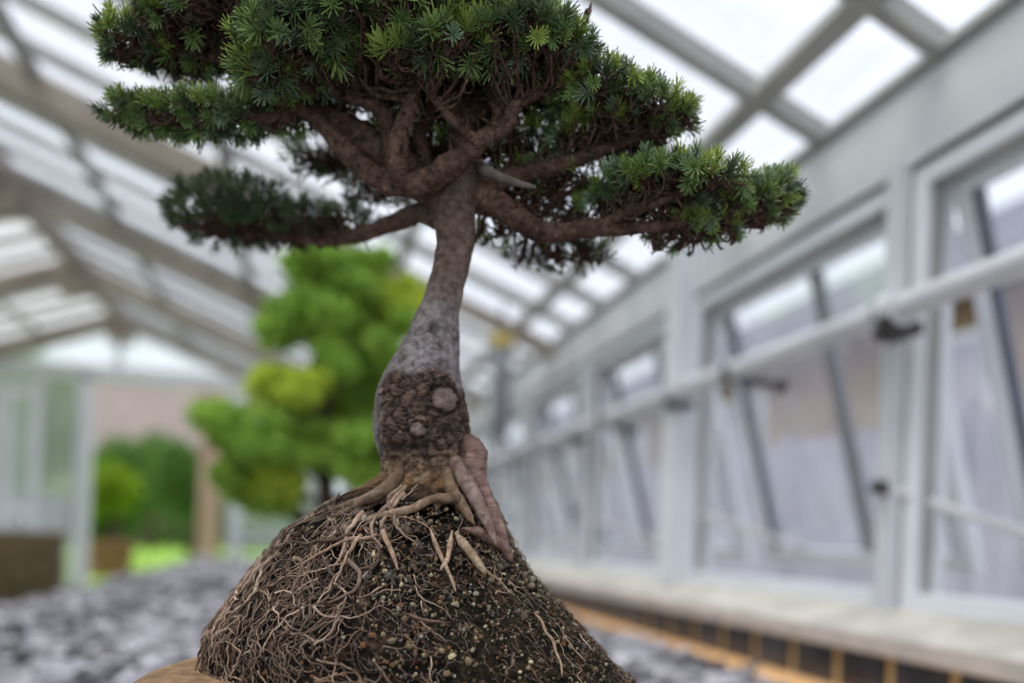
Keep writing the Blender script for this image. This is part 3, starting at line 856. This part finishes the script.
# cx, cy, z, rx, ry, rz, branch, spacing, lowest normal
PADS = [
    (172, 40, 8, 60, 20, 52, 'left_limb', 10, -.1), (130, 44, -6, 26, 16, 26, 'left_limb', 9, -.4), (215, 20, -10, 62, 26, 56, 'upper_left', 10, -.1),
    (298, 44, -56, 50, 30, 40, 'upper_left', 9, -.75), (268, 72, -40, 22, 18, 22, 'upper_left', 9, -.7), (330, 20, -60, 46, 28, 40, 'upper_left', 9, -.6),
    (392, 10, -62, 60, 36, 44, 'front_upright', 10, -.5), (405, 62, -62, 26, 10, 20, 'crossing', 10, -.5), (448, 48, -66, 34, 14, 24, 'crossing', 10, -.6), (350, 62, -20, 34, 12, 26, 'front_upright', 13, -.3),
    (470, 0, -50, 64, 34, 50, 'front_upright', 10, -.4), (516, 42, -48, 50, 26, 40, 'right_rising', 9.5, -.5), (550, 60, -30, 38, 24, 42, 'right_rising', 9.5, -.5),
    (600, 96, -14, 40, 17, 38, 'upper_right', 9.5, -.45), (640, 116, 0, 46, 16, 42, 'upper_right', 9.5, -.35), (676, 121, 4, 17, 11, 22, 'upper_right', 9, -.5),
    (612, 136, 12, 58, 11, 42, 'right_middle', 11, -.4),
    (684, 188, -14, 56, 19, 40, 'right_fork', 9.5, -.4), (640, 182, -8, 36, 13, 30, 'right_fork', 10, -.4), (734, 213, 10, 36, 20, 30, 'right_lower', 9.5, -.5), (768, 200, 26, 26, 20, 26, 'right_lower', 9, -.7), (696, 234, 16, 46, 9, 26, 'right_lower', 11, -.6),
    (204, 118, 12, 78, 12, 25, 'left_middle', 8.5, -1), (134, 110, 10, 28, 8, 14, 'left_middle', 8.5, -1), (262, 118, 24, 40, 10, 24, 'left_middle', 12, -.4),
    (230, 214, 186, 70, 34, 50, 'left_lower', 9, -.8), (284, 226, 184, 60, 20, 44, 'left_lower', 10, -.7), (330, 224, 160, 56, 10, 36, 'left_lower', 12, -.5),
    (330, 160, 168, 50, 20, 40, 'rear_left', 12, -.4), (378, 196, 150, 36, 9, 24, 'rear_left', 12, -.5), (430, 142, 84, 60, 22, 46, 'rear_left', 13, -.4),
    (560, 256, 126, 56, 9, 30, 'rear_right', 12, -.7), (500, 232, 80, 34, 7, 20, 'rear_right', 12, -.7), (560, 186, 60, 74, 12, 44, 'rear_right', 13, -.5), (500, 150, 40, 60, 14, 40, 'right_middle', 14, -.3),
    (250, 62, 60, 70, 22, 40, 'upper_left', 12, -.7), (340, 88, 70, 80, 24, 40, 'front_upright', 12, -.7), (430, 96, 70, 80, 26, 44, 'apex', 12, -.8), (520, 100, 60, 80, 26, 44, 'upper_right', 12, -.8),
    (585, 140, 50, 70, 20, 40, 'right_middle', 12, -.7), (660, 200, 40, 70, 16, 34, 'right_lower', 12, -.7), (450, 60, 0, 90, 26, 40, 'apex', 13, -.5), (300, 104, 50, 50, 14, 30, 'left_limb', 13, -.7), (200, 62, 40, 56, 12, 30, 'left_limb', 12, -.5),
    (480, 150, 90, 70, 16, 34, 'rear_right', 13, -.7), (545, 205, 60, 60, 10, 30, 'rear_right', 13, -.6),
    (330, -56, 0, 160, 56, 100, 'apex', 15, -.1), (222, -6, 16, 84, 26, 66, 'left_limb', 13, -.05), (466, -46, 0, 100, 54, 90, 'apex', 15, -.1), (410, -110, 0, 96, 46, 80, 'apex', 15, -.05), (512, 34, 16, 56, 28, 52, 'upper_right', 13, -.1),
]
skel = {}
for nm, pts in BR.items():
    P3 = np.array([T(x, y, z) for x, y, z, r in pts]); R3 = np.array([r for *_, r in pts]) * K
    P3, R3 = smooth(P3, R3, 8)
    q = np.cumsum(rng.normal(0, .5, P3.shape), 0) * K * .35
    env = np.sin(np.linspace(0, math.pi, len(P3)))[:, None]
    skel[nm] = (P3 + q * env, R3)


def needles(b, base, axis, lenm, nn, colr, shoot):
    """one star of needles round a shoot tip; everything vectorised"""
    axis = axis / np.linalg.norm(axis)
    u = np.cross(axis, (.21, .35, .91)); u /= np.linalg.norm(u); w = np.cross(axis, u)
    az = np.arange(nn) * 2.39996 + rng.uniform(0, 6)
    t = np.linspace(0, 1, nn)
    pol = np.radians(88 - 62 * t ** 1.3) + rng.normal(0, .13, nn)
    d = np.cos(pol)[:, None] * axis + np.sin(pol)[:, None] * (np.cos(az)[:, None] * u + np.sin(az)[:, None] * w)
    o = base + axis * (t * shoot)[:, None]
    ln = lenm * rng.uniform(.75, 1.1, nn)
    sd = np.cross(d, axis); sd /= np.linalg.norm(sd, axis=1)[:, None] + 1e-9
    nm_ = np.cross(sd, d)
    wd = .64 * K * rng.uniform(.9, 1.15, nn)
    bend = axis * (ln * .10)[:, None]
    p0 = o; p1 = o + d * (ln * .62)[:, None] + bend; p2 = o + d * ln[:, None] + bend * 1.7
    p2 = p2 - d * (wd * .8)[:, None]
    p3 = o + d * ln[:, None] + bend * 1.7
    w_ = wd[:, None]
    V = np.stack([p0 - sd * w_ * .8, p0 + sd * w_ * .8, p0 + nm_ * w_ * .5,
                  p1 - sd * w_, p1 + sd * w_, p1 + nm_ * w_ * .6,
                  p2 - sd * w_ * .8, p2 + sd * w_ * .8, p2 + nm_ * w_ * .5, p3], 1)
    F4 = np.array([(0, 1, 4, 3), (1, 2, 5, 4), (2, 0, 3, 5), (3, 4, 7, 6), (4, 5, 8, 7), (5, 3, 6, 8)]); F3 = np.array([(6, 7, 9), (7, 8, 9), (8, 6, 9)])
    off = (np.arange(nn) * 10)[:, None, None]
    cc = np.stack([colr * .85] * 3 + [colr] * 3 + [colr * 1.1 + .01] * 4, 0); cc = np.tile(cc, (nn, 1))
    bs = b.n
    b.add(V.reshape(-1, 3), (F4[None] + off).reshape(-1, 4), 0, cc)
    b.more((F3[None] + off).reshape(-1, 3), bs)


ndark = np.array(lin(82, 104, 66)[:3]); nmid = np.array(lin(118, 146, 78)[:3]); nnew = np.array(lin(194, 212, 98)[:3]); nblue = np.array(lin(124, 148, 116)[:3])
fol = {nm: MB() for nm in BR}; twg = {nm: MB() for nm in BR}
total = 0
for (cx0, cy0, cz0, rx, ry, rz, nm, sp, lown) in PADS:
    c0 = T(cx0, cy0, cz0)
    area = 4 * math.pi * (((rx * ry) ** 1.6 + (rx * rz) ** 1.6 + (ry * rz) ** 1.6) / 3) ** (1 / 1.6)
    n = int(area / sp ** 2)
    g = rng.normal(0, 1, (n, 3)); g /= np.linalg.norm(g, axis=1)[:, None]
    # even out: few relaxation steps by rejection of close neighbours
    tips, axes = [], []
    for q in g:
        nrm = np.array([q[0] / rx, q[1] / ry, q[2] / rz]); nrm /= np.linalg.norm(nrm)
        if nrm[1] < lown and rng.random() > .12: continue
        s = 1 + .13 * noise.noise(Vector((q[0] * 3 + cx0, q[1] * 3, q[2] * 3))) * 2 + rng.normal(0, .035)
        p = np.array([q[0] * rx, q[1] * ry, q[2] * rz]) * s
        ax = nrm * .8 + np.array([0, .5, 0]) + rng.normal(0, .28, 3)
        tips.append(c0 + (cx_ * p[0] + upv * p[1] + fwd * p[2]) * K)
        axw = cx_ * ax[0] + upv * ax[1] + fwd * ax[2]
        axes.append(axw / np.linalg.norm(axw))
    tips = np.array(tips); axes = np.array(axes)
    P3, R3 = skel[nm]
    keep = []
    for i in range(len(tips)):
        if all(np.sum((tips[i] - tips[k]) ** 2) > (sp * .62 * K) ** 2 for k in keep[-400:]): keep.append(i)
    tips, axes = tips[keep], axes[keep]
    total += len(tips)
    for p, a_ in zip(tips, axes):
        newp = np.clip((a_[2] - .15) * 1.2, 0.05, .9)
        u = rng.random()
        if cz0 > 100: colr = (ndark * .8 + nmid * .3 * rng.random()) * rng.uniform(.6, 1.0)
        elif u < newp * (.75 + 1.0 * noise.noise(Vector(p) * 22)): colr = nnew * rng.uniform(.6, 1.0) * .62 + nmid * .38
        elif u < .6: colr = nmid * rng.uniform(.7, 1.15)
        elif u < .85: colr = ndark * rng.uniform(.7, 1.2)
        else: colr = nblue * rng.uniform(.7, 1.1)
        far = cz0 > 60
        ln = rng.uniform(10, 16.5) * K * (1.0 if cz0 < -30 else .8)
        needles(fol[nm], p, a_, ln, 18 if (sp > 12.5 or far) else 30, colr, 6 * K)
    # cluster the tips and grow twigs to them
    cell = 22 * K
    cl = {}
    for i, p in enumerate(tips):
        cl.setdefault(tuple(np.floor((p - c0) / cell).astype(int)), []).append(i)
    for ids in cl.values():
        m = tips[ids].mean(0); am = axes[ids].mean(0)
        hub = m - am * 8 * K - np.array([0, 0, 7 * K])
        dd = np.linalg.norm(P3 - hub, axis=1) + 40 * K * (np.arange(len(P3)) / len(P3) < .2)
        s = int(np.argmin(dd)); s = max(0, s - rng.integers(0, 4)); st_ = P3[s]
        ln = np.linalg.norm(hub - st_)
        nseg = max(4, int(ln / (9 * K)))
        t = np.linspace(0, 1, nseg)[:, None]
        mid = st_ + (hub - st_) * t + np.array([0, 0, -1]) * np.sin(t * math.pi) * ln * .10
        wob = np.cumsum(rng.normal(0, 3.0 * K, (nseg, 3)), 0); wob -= wob[-1] * t
        path = mid + wob * np.sin(t * math.pi) ** .5
        r0 = min(R3[s] * .7, (.9 + .020 * ln / K) * K)
        rr = np.linspace(max(r0, 1.1 * K), 1.0 * K, nseg)
        twg[nm].tube(path, rr, 6, rough=.08, sub=2)
        for _ in range(nseg * 2):     # spurs
            k = rng.integers(0, nseg); dv = rng.normal(0, 1, 3); dv[2] += .3; dv /= np.linalg.norm(dv)
            l_ = rng.uniform(3, 9) * K
            twg[nm].tube([path[k], path[k] + dv * l_ * .5 + rng.normal(0, 1, 3) * K * .6, path[k] + dv * l_], [.9 * K, .7 * K, .4 * K], 4)
        for i in ids:
            a0 = hub if rng.random() < .6 else path[-2]
            e = tips[i] + axes[i] * 5 * K
            mm = (a0 + tips[i]) / 2 + rng.normal(0, 1.6 * K, 3)
            twg[nm].tube([a0, mm, tips[i], e], [1.0 * K, .8 * K, .65 * K, .45 * K], 5, sub=2)
print('tufts', total)
for (cx0, cy0, cz0, rx, ry, rz, nm, sp, lown) in PADS:     # bare inner twigs under every pad
    c0 = T(cx0, cy0, cz0); P3, R3 = skel[nm]
    for _ in range(int(rx * rz / 34)):
        q = rng.normal(0, 1, 3); q /= np.linalg.norm(q); q *= rng.random() ** .4 * .72
        p = c0 + (cx_ * q[0] * rx + fwd * q[1] * rz + upv * (q[2] * .7 - .25) * ry) * K
        d = rng.normal(0, 1, 3) - .6 * (cx_ * q[0] + fwd * q[1]); d[2] = abs(d[2]) * .6; d /= np.linalg.norm(d); pts = [p]
        for _k in range(5):
            d = d + rng.normal(0, .45, 3); d /= np.linalg.norm(d); pts.append(pts[-1] + d * rng.uniform(4, 8) * K)
        twg[nm].tube(pts, np.linspace(rng.uniform(.8, 2.0), .5, 6) * K, 5, rough=.1, sub=2)
for nm in BR:      # knobbly spurs along the limbs
    P3, R3 = skel[nm]
    for _ in range(len(P3)):
        k = rng.integers(len(P3) // 6, len(P3)); dv = rng.normal(0, 1, 3); dv[2] += .4; dv /= np.linalg.norm(dv)
        p = P3[k] + dv * R3[k] * .7; l_ = rng.uniform(5, 14) * K
        d2 = dv + rng.normal(0, .6, 3); d3 = d2 + rng.normal(0, .7, 3)
        twg[nm].tube([p, p + dv * l_ * .35, p + dv * l_ * .35 + d2 * l_ * .3, p + dv * l_ * .35 + (d2 + d3) * l_ * .3], np.array([1.9, 1.3, 1.0, .5]) * K * rng.uniform(.6, 1.2), 6, rough=.1, sub=2)
bcol = np.array(lin(100, 80, 68)[:3]); bcol2 = np.array(lin(72, 50, 42)[:3])
for nm in BR:
    P3, R3 = skel[nm]
    b = MB()
    cc = np.array([bcol * (.5 + .5 * noise.noise(Vector(p) * 40)) + bcol2 * .6 for p in P3])
    P4, R4 = smooth(P3, R3, 2); cc = np.repeat(cc, 2, 0)[:len(P4)]
    R4 = R4 * (1 + .10 * np.array([noise.noise(Vector(p) * 60) for p in P4]))
    b.tube(P4, R4, 26, 0, cc, rough=.05, mott=.22)
    o = b.build('branch', M['bark'], tree, smooth_=True, usecol=True)
    if twg[nm].n: twg[nm].build('twigs', M['twig'], o, smooth_=True)
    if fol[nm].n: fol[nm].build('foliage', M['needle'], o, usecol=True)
b = MB(); pts = np.array([T(*q) for q in ((478, 168, -8), (488, 172, -22), (502, 178, -30), (518, 183, -34), (536, 188, -36))]); b.tube(pts, np.array([6, 5.5, 4.5, 3.4, 1.6]) * K, 12, rough=.07, sub=5)
o = b.build('deadwood_stub', M['jin'], tree, smooth_=True); o['label'] = 'pale grey dead stub'

# ------------------------------------------------------------------ generic leafy plants for the background


def leaf_cloud(blobs, n, size, cols):
    """blobs (centre, radii) ; leaves near the surface of each"""
    b = MB(); tot = sum(r[0] * r[1] * r[2] for c, r in blobs)
    for c, r in blobs:
        k = max(20, int(n * (r[0] * r[1] * r[2]) / tot))
        g = rng.normal(0, 1, (k, 3)); g /= np.linalg.norm(g, axis=1)[:, None]
        g *= rng.uniform(.55, 1.05, (k, 1))
        p = np.array(c) + g * np.array(r)
        d1 = rng.normal(0, 1, (k, 3)) + g * .8; d1 /= np.linalg.norm(d1, axis=1)[:, None]
        d2 = np.cross(d1, rng.normal(0, 1, (k, 3))); d2 /= np.linalg.norm(d2, axis=1)[:, None]
        s = size * rng.uniform(.6, 1.2, (k, 1))
        fold = np.cross(d1, d2) * s * .12
        V = np.stack([p, p + d1 * s * .5 + d2 * s * .3 + fold, p + d1 * s, p + d1 * s * .5 - d2 * s * .3 + fold], 1)
        idx = (np.arange(k) * 4)[:, None]
        F_ = np.concatenate([idx + np.array([0, 1, 2]), idx + np.array([0, 2, 3])])
        ci = rng.integers(0, len(cols), k)
        cc = np.array([lin(*q)[:3] for q in cols])[ci] * rng.uniform(.7, 1.2, (k, 1))
        b.add(V.reshape(-1, 3), F_, 0, np.repeat(cc, 4, 0))
    return b


def at(px, py, D):
    return CAM + D * (fwd + (px - 512) / F * cx_ - (py - 541) / F * cy_)


# the green bonsai further along the bench
GD = 2.75
g0 = at(322, 500, GD); g0[2] = HC + BZ * A
t2 = empty('bonsai_tree', g0); t2.name = 'potted_bonsai'
tag(t2, 'bright green layered bonsai in a brown pot further along the slate bench', 'bonsai')
b = lathe([(.001, g0[2]), (.13, g0[2]), (.14, g0[2] + .01), (.165, g0[2] + .075), (.175, g0[2] + .08), (.17, g0[2] + .09), (.155, g0[2] + .085), (.15, g0[2] + .07), (.001, g0[2] + .075)], g0[0], g0[1], 48)
pot = b.build('pot', M['pot'], t2)
s_ = GD / F
tp_ = [(322, 585, 0, 14), (320, 540, 0, 11), (326, 490, 0, 9), (318, 440, .03, 8), (326, 400, 0, 7), (330, 350, 0, 6), (328, 300, -.02, 4), (330, 262, 0, 2)]
b = MB(); b.tube([at(x, y, GD + z) for x, y, z, r in tp_], [r * s_ for *_, r in tp_], 14, rough=.06, sub=6); b.build('trunk', M['trunk2'], t2, smooth_=True)
GP = [(332, 272, 0, 52, 20, 36), (372, 268, .05, 20, 13, 20), (308, 262, 0, 24, 12, 22), (298, 322, -.05, 48, 22, 40), (352, 308, .04, 36, 18, 34), (288, 392, -.06, 46, 16, 42), (366, 358, .0, 40, 26, 40), (382, 340, .1, 30, 20, 30), (330, 372, .08, 32, 20, 30),
      (290, 442, -.1, 60, 22, 52), (350, 440, -.04, 54, 26, 50), (396, 300, .12, 26, 22, 30), (400, 440, .05, 30, 22, 30), (340, 400, .12, 30, 18, 30), (250, 470, -.06, 34, 18, 30), (232, 424, -.04, 20, 12, 22), (262, 500, -.06, 34, 14, 28), (236, 442, 0, 26, 12, 24), (388, 400, .1, 30, 26, 30), (276, 486, -.08, 42, 26, 40), (372, 474, 0, 40, 18, 36)]
cols = [(166, 206, 84), (188, 224, 96), (144, 188, 76), (206, 234, 110), (116, 158, 66)]
cols2 = [(210, 222, 76), (222, 234, 96), (186, 204, 70)]
for k, (x, y, z, rx, ry, rz) in enumerate(GP):
    c = at(x, y, GD + z)
    b = MB(); st_ = at(322 + (x - 322) * .12, y + ry + 12, GD); b.tube([st_, (st_ + c) / 2 - (0, 0, .01), c], [5 * s_, 4 * s_, 2 * s_], 8, sub=4)
    o = b.build('branch', M['trunk2'], t2, smooth_=True)
    bl = [(c + (rng.normal(0, .45) * rx * s_, rng.normal(0, .5) * rz * s_, rng.normal(0, .45) * ry * s_), np.array([rx * .38, rz * .45, ry * .55]) * s_ * rng.uniform(.7, 1.3)) for _ in range(9)] + [(c, np.array([rx * .6, rz * .6, ry * .7]) * s_)]
    leaf_cloud(bl, 4200, .026, cols2 if k in (5, 11, 13, 19) else cols).build('foliage', M['leaf'], o, usecol=True)

# ------------------------------------------------------------------ left: timber trough, post with a tag
bx = empty('planter_trough', W(-1.435, 3.7, -.5)); tag(bx, 'brown boarded timber trough standing on the path left of the slate bench', 'planter')
x0, x1, y0, y1, zt = -1.75, -1.12, 3.0, 4.4, -.03
for (a0, a1, b0, b1) in ((x0, x1, y0, y0 + .03), (x0, x1, y1 - .03, y1), (x0, x0 + .03, y0 + .03, y1 - .03), (x1 - .03, x1, y0 + .03, y1 - .03)):
    b = MB()
    for k in range(4): b.box(W(a0, b0, -.5 + .118 * k), W(a1, b1, -.5 + .118 * k + .112))
    b.build('side_boards', M['brownbox'], bx)
b = MB(); b.box(W(x0 + .03, y0 + .03, -.5), W(x1 - .03, y1 - .03, -.09)); b.build('compost', M['soil2'], bx)

hx0, hy0 = .75, wallY(501, 380, .75)
ps = empty('hanging_tube', W(hx0, hy0, .38)); tag(ps, 'grey vertical tube with a yellow collar hanging from the roof beyond the trunk', 'fitting')
b = MB(); b.tube([W(hx0, hy0, .40), W(hx0, hy0, .42), W(hx0, hy0, .80), W(hx0, hy0, .82)], [.04, .055, .055, .03], 20); b.build('tube_body', M['steel'], ps, smooth_=True)
b = MB(); b.tube([W(hx0, hy0, .82), W(hx0, hy0, roofz(hx0) - .01)], .010, 8); b.build('hanger_rod', M['dark'], ps)
b = MB(); b.tube([W(hx0, hy0, .765), W(hx0, hy0, .81)], .064, 20); b.build('yellow_collar', M['yellow'], ps)

# ------------------------------------------------------------------ outside
b = MB(); b.box(W(-30, Y1 + .1, -.56), W(30, 40, -.51)); b.box(W(-30, -10, -.56), W(LX - .2, Y1 + .1, -.51))
tag(b.build('lawn', M['lawn']), 'bright green lawn seen through the far doorway', 'lawn', kind='structure')
b = MB(); b.box(W(1.06, -6, -.56), W(30, Y1 + .1, -.505))
tag(b.build('path', M['path']), 'pale grey paving outside the windows', 'path', kind='structure')

# plants beyond the doorway
G = [(96, 134, 60), (118, 156, 66), (74, 104, 48)]; Yg = [(156, 186, 40), (184, 210, 60), (128, 164, 44)]
for px, py, D, r, h, cs, lab in (
        (108, 480, 16.5, .75, 1.3, G, 'dark green bush at the left side of the far doorway'),
        (152, 470, 25, .9, 1.7, G, 'dark green shrub in the middle of the far doorway'),
        (193, 478, 20.5, .7, 1.4, G, 'dark green shrub beside the brick pier in the doorway'),
        (112, 492, 13, .42, .45, Yg, 'yellow green low shrub inside the left edge of the doorway'),
        (22, 440, 13, .6, 1.4, G, 'dark green conifer seen through the left end glazing')):
    c = at(px, py, D); g = c.copy(); g[2] = HC - .51 * A
    o = empty('garden_shrub', g); tag(o, lab, 'shrub', 'shrubs beyond the far doorway')
    bl = [(c + rng.normal(0, .4, 3) * (r, r, h * .6), np.array([r, r, h]) * rng.uniform(.45, .7)) for _ in range(9)]
    leaf_cloud(bl, 6000, .14, cs).build('foliage', M['leaf'], o, usecol=True)
    b = MB(); b.tube([g, g * .5 + c * .5 + (.05, 0, 0), c], [.12, .09, .05], 10, sub=3); b.build('stem', M['trunk2'], o, smooth_=True)
c = at(209, 520, 13); g = c.copy(); g[2] = HC - .51 * A
b = MB(); hh = 2.5 + .51 * A
for k in range(14):
    for j in range(2):
        b.box((g[0] - .15 + j * .15 + .005, g[1] - .22, g[2] + k * hh / 14), (g[0] - .15 + j * .15 + .145, g[1] + .22, g[2] + (k + .93) * hh / 14))
pp = b.build('brick_pier', M['brick']); tag(pp, 'pinkish brick pier at the right side of the far doorway', 'pier')
c = at(109, 560, 11.5); g = c.copy(); g[2] = HC - .51 * A
b = lathe([(.001, g[2]), (.26, g[2]), (.34, g[2] + .42), (.37, g[2] + .42), (.37, g[2] + .50), (.32, g[2] + .50), (.30, g[2] + .44), (.001, g[2] + .45)], g[0], g[1], 32)
tag(b.build('terracotta_pot', M['terra']), 'brown terracotta pot low in the left corner of the far doorway', 'pot')
# long clipped hedge
hc = [at(px, 500, 30) for px in range(-60, 330, 26)]
hg = empty('hedge', (hc[7][0], hc[7][1], HC - .51 * A)); tag(hg, 'long dark green hedge across the garden behind the doorway shrubs', 'hedge')
leaf_cloud([(np.array([c[0], c[1], HC - .51 * A + 1.0]), np.array([1.1, .8, 1.15])) for c in hc], 12000, .22, G).build('foliage', M['leaf'], hg, usecol=True)
# house beyond
h0 = at(165, 480, 36); hx, hy = h0[0], h0[1]; gz = HC - .51 * A
hs = empty('house', (hx, hy, gz)); tag(hs, 'distant house with a mauve brown roof seen above the doorway shrubs', 'house')
b = MB(); b.box((hx - 7, hy, gz), (hx + 7, hy + 6, gz + 3.7)); wl_ = b.build('house_wall', M['render'], hs)
b = MB(); e = .5
v = [(hx - 7 - e, hy - e, gz + 3.6), (hx + 7 + e, hy - e, gz + 3.6), (hx + 7 + e, hy + 6 + e, gz + 3.6), (hx - 7 - e, hy + 6 + e, gz + 3.6), (hx - 7 - e, hy + 3, gz + 8.4), (hx + 7 + e, hy + 3, gz + 8.4)]
b.add(v, [(0, 1, 5, 4), (2, 3, 4, 5), (0, 3, 2, 1)]); b.more([(0, 4, 3), (1, 2, 5)], 0); b.build('roof', M['houseroof'], hs)
for k in (-5, -2, 1.6, 4.6):
    b = MB(); b.box((hx + k - .6, hy - .03, gz + .9), (hx + k + .6, hy + .05, gz + 2.1)); fr = b.build('window_frame', M['white'], hs)
    b = MB(); b.box((hx + k - .5, hy - .05, gz + 1.0), (hx + k + .5, hy - .03, gz + 2.0)); b.build('pane', M['gasket'], fr)

# the low building parallel to the windows, and a pale fence in front of it
nb = empty('outbuilding', W(4.3, 3, -.51)); tag(nb, 'long low outbuilding with a grey roof and ochre wall outside the windows', 'building')
X0 = 3.4
b = MB(); b.box(W(X0, -1, -.51), W(X0 + 3, 16, 1.42)); b.build('building_wall', M['nwall'], nb)
b = MB()
v = [W(X0 - .15, -1.1, 1.38), W(X0 - .15, 16, 1.38), W(X0 + 1.5, 16, 2.58), W(X0 + 1.5, -1.1, 2.58), W(X0 + 3.1, 16, 1.38), W(X0 + 3.1, -1.1, 1.38)]
b.add(v, [(0, 3, 2, 1), (3, 5, 4, 2), (0, 1, 4, 5)]); b.more([(0, 5, 3), (1, 2, 4)], 0); b.build('roof', M['nroof'], nb)
for k, yy in enumerate(np.arange(1.2, 15, 2.1)):
    b = MB(); b.box(W(X0 - .02, yy, .55), W(X0 + .02, yy + .8, 1.2)); fr = b.build('window_frame', M['white'], nb)
    b = MB(); b.box(W(X0 - .035, yy + .06, .6), W(X0 - .02, yy + .74, 1.15)); b.build('pane', M['fence'], fr)
fn = empty('garden_fence', W(2.2, 3, -.51)); tag(fn, 'pale grey boarded fence outside the windows', 'fence')
yy = -.8
while yy < 12:
    b = MB()
    for k in range(9): b.box(W(2.2, yy + .04 + k * .107, -.48), W(2.22, yy + .04 + k * .107 + .102, .50))
    b.build('fence_panel', M['fence'], fn)
    b = MB(); b.box(W(2.18, yy - .02, -.51), W(2.24, yy + .035, .54)); b.build('fence_post', M['fence'], fn)
    yy += 1.02
# outer ledge with a few mossy stones
b = MB(); b.box(W(1.071, Y0, -.5), W(1.34, Y1, -.14))
tag(b.build('trim_30', M['sillface']), 'outer ledge under the open windows', 'ledge', **LW)


def rock(name, px, py, X, size, m, lab, cat, sq=(1, 1, .6)):
    d = fwd + (px - 512) / F * cx_ - (py - 541) / F * cy_
    yy = X * d[1] / d[0]
    c = W(X, yy, -.14)
    b = MB(); seg, rings = 20, 12; v = []
    for i in range(rings + 1):
        th = math.pi * i / rings
        for j in range(seg):
            ph = 2 * math.pi * j / seg
            q = Vector((math.sin(th) * math.cos(ph), math.sin(th) * math.sin(ph), math.cos(th)))
            r = size * (1 + .35 * noise.noise(q * 1.6 + Vector((px, 0, 0))) + .12 * noise.noise(q * 5))
            z = q.z * r * sq[2]
            v.append((c[0] + q.x * r * sq[0], c[1] + q.y * r * sq[1], c[2] + max(z, -size * sq[2] * .5) + size * sq[2] * .5))
    b.add(v, [(i * seg + j, (i + 1) * seg + j, (i + 1) * seg + (j + 1) % seg, i * seg + (j + 1) % seg) for i in range(rings) for j in range(seg)])
    tag(b.build(name, M[m], smooth_=True), lab, cat)


rock('moss_cushion', 944, 560, 1.17, .055, 'moss', 'dark olive moss cushion on the outer ledge beside the near post', 'moss')
rock('ledge_stone', 972, 572, 1.13, .042, 'stone', 'pale flat stone on the outer ledge in the nearest open window', 'stone', (1, 1.5, .4))
rock('moss_cushion', 968, 556, 1.24, .045, 'moss', 'small olive moss cushion behind the pale flat stone', 'moss', (1, 1.6, .5))
rock('ledge_stone', 1018, 578, 1.18, .05, 'soil2', 'dark brown stone at the right edge of the nearest window', 'stone')
rock('ledge_stone', 935, 585, 1.10, .03, 'stone', 'little round grey stone at the foot of the near window frame', 'stone')
rock('moss_cushion', 748, 548, 1.17, .05, 'moss', 'pale moss cushion on the ledge of the second open window', 'moss')
rock('ledge_stone', 824, 558, 1.17, .06, 'stone', 'wide flat stone on the ledge of the second open window', 'stone', (1, 1.8, .5))

# ------------------------------------------------------------------ light
w = bpy.data.worlds.new('World'); bpy.context.scene.world = w; w.use_nodes = True
nt = w.node_tree; bg = nt.nodes['Background']
tc = nt.nodes.new('ShaderNodeTexCoord'); n = nt.nodes.new('ShaderNodeTexNoise'); n.inputs['Scale'].default_value = 1.6; n.inputs['Detail'].default_value = 3
r = nt.nodes.new('ShaderNodeValToRGB'); r.color_ramp.elements[0].position = .35; r.color_ramp.elements[1].position = .7
r.color_ramp.elements[0].color = (.74, .79, .90, 1); r.color_ramp.elements[1].color = (.86, .90, .98, 1)
nt.links.new(tc.outputs['Generated'], n.inputs[0]); nt.links.new(n.outputs[0], r.inputs[0]); nt.links.new(r.outputs[0], bg.inputs[0])
bg.inputs[1].default_value = 1.3
sun = bpy.data.lights.new('Sun', 'SUN'); sun.energy = 3.3; sun.angle = math.radians(40); sun.color = (1, .97, .92)
so = bpy.data.objects.new('sun', sun); C.objects.link(so)
so.rotation_euler = Vector((.50, .12, -1.25)).to_track_quat('-Z', 'Y').to_euler()

# ------------------------------------------------------------------ camera
cd = bpy.data.cameras.new('Camera'); cam = bpy.data.objects.new('camera', cd); C.objects.link(cam)
cd.sensor_width = 36; cd.lens = 36 * F / 1024; cd.clip_start = .01; cd.clip_end = 300
cd.shift_y = (541 - 341.5) / 1024
cd.dof.use_dof = True; cd.dof.focus_distance = .675; cd.dof.aperture_fstop = (cd.lens / 1000) / .0190
Mc = Matrix([[cx_[0], cy_[0], -fwd[0], CAM[0]], [cx_[1], cy_[1], -fwd[1], CAM[1]], [cx_[2], cy_[2], -fwd[2], CAM[2]], [0, 0, 0, 1]])
cam.matrix_world = Mc
sc_ = bpy.context.scene; sc_.camera = cam
vs = sc_.view_settings; vs.view_transform = 'Standard'; vs.look = 'None'; vs.exposure = 0.22; vs.gamma = 1.0; vs.use_curve_mapping = False
cy = sc_.cycles
cy.max_bounces = 10; cy.transparent_max_bounces = 24; cy.diffuse_bounces = 4; cy.use_denoising = True
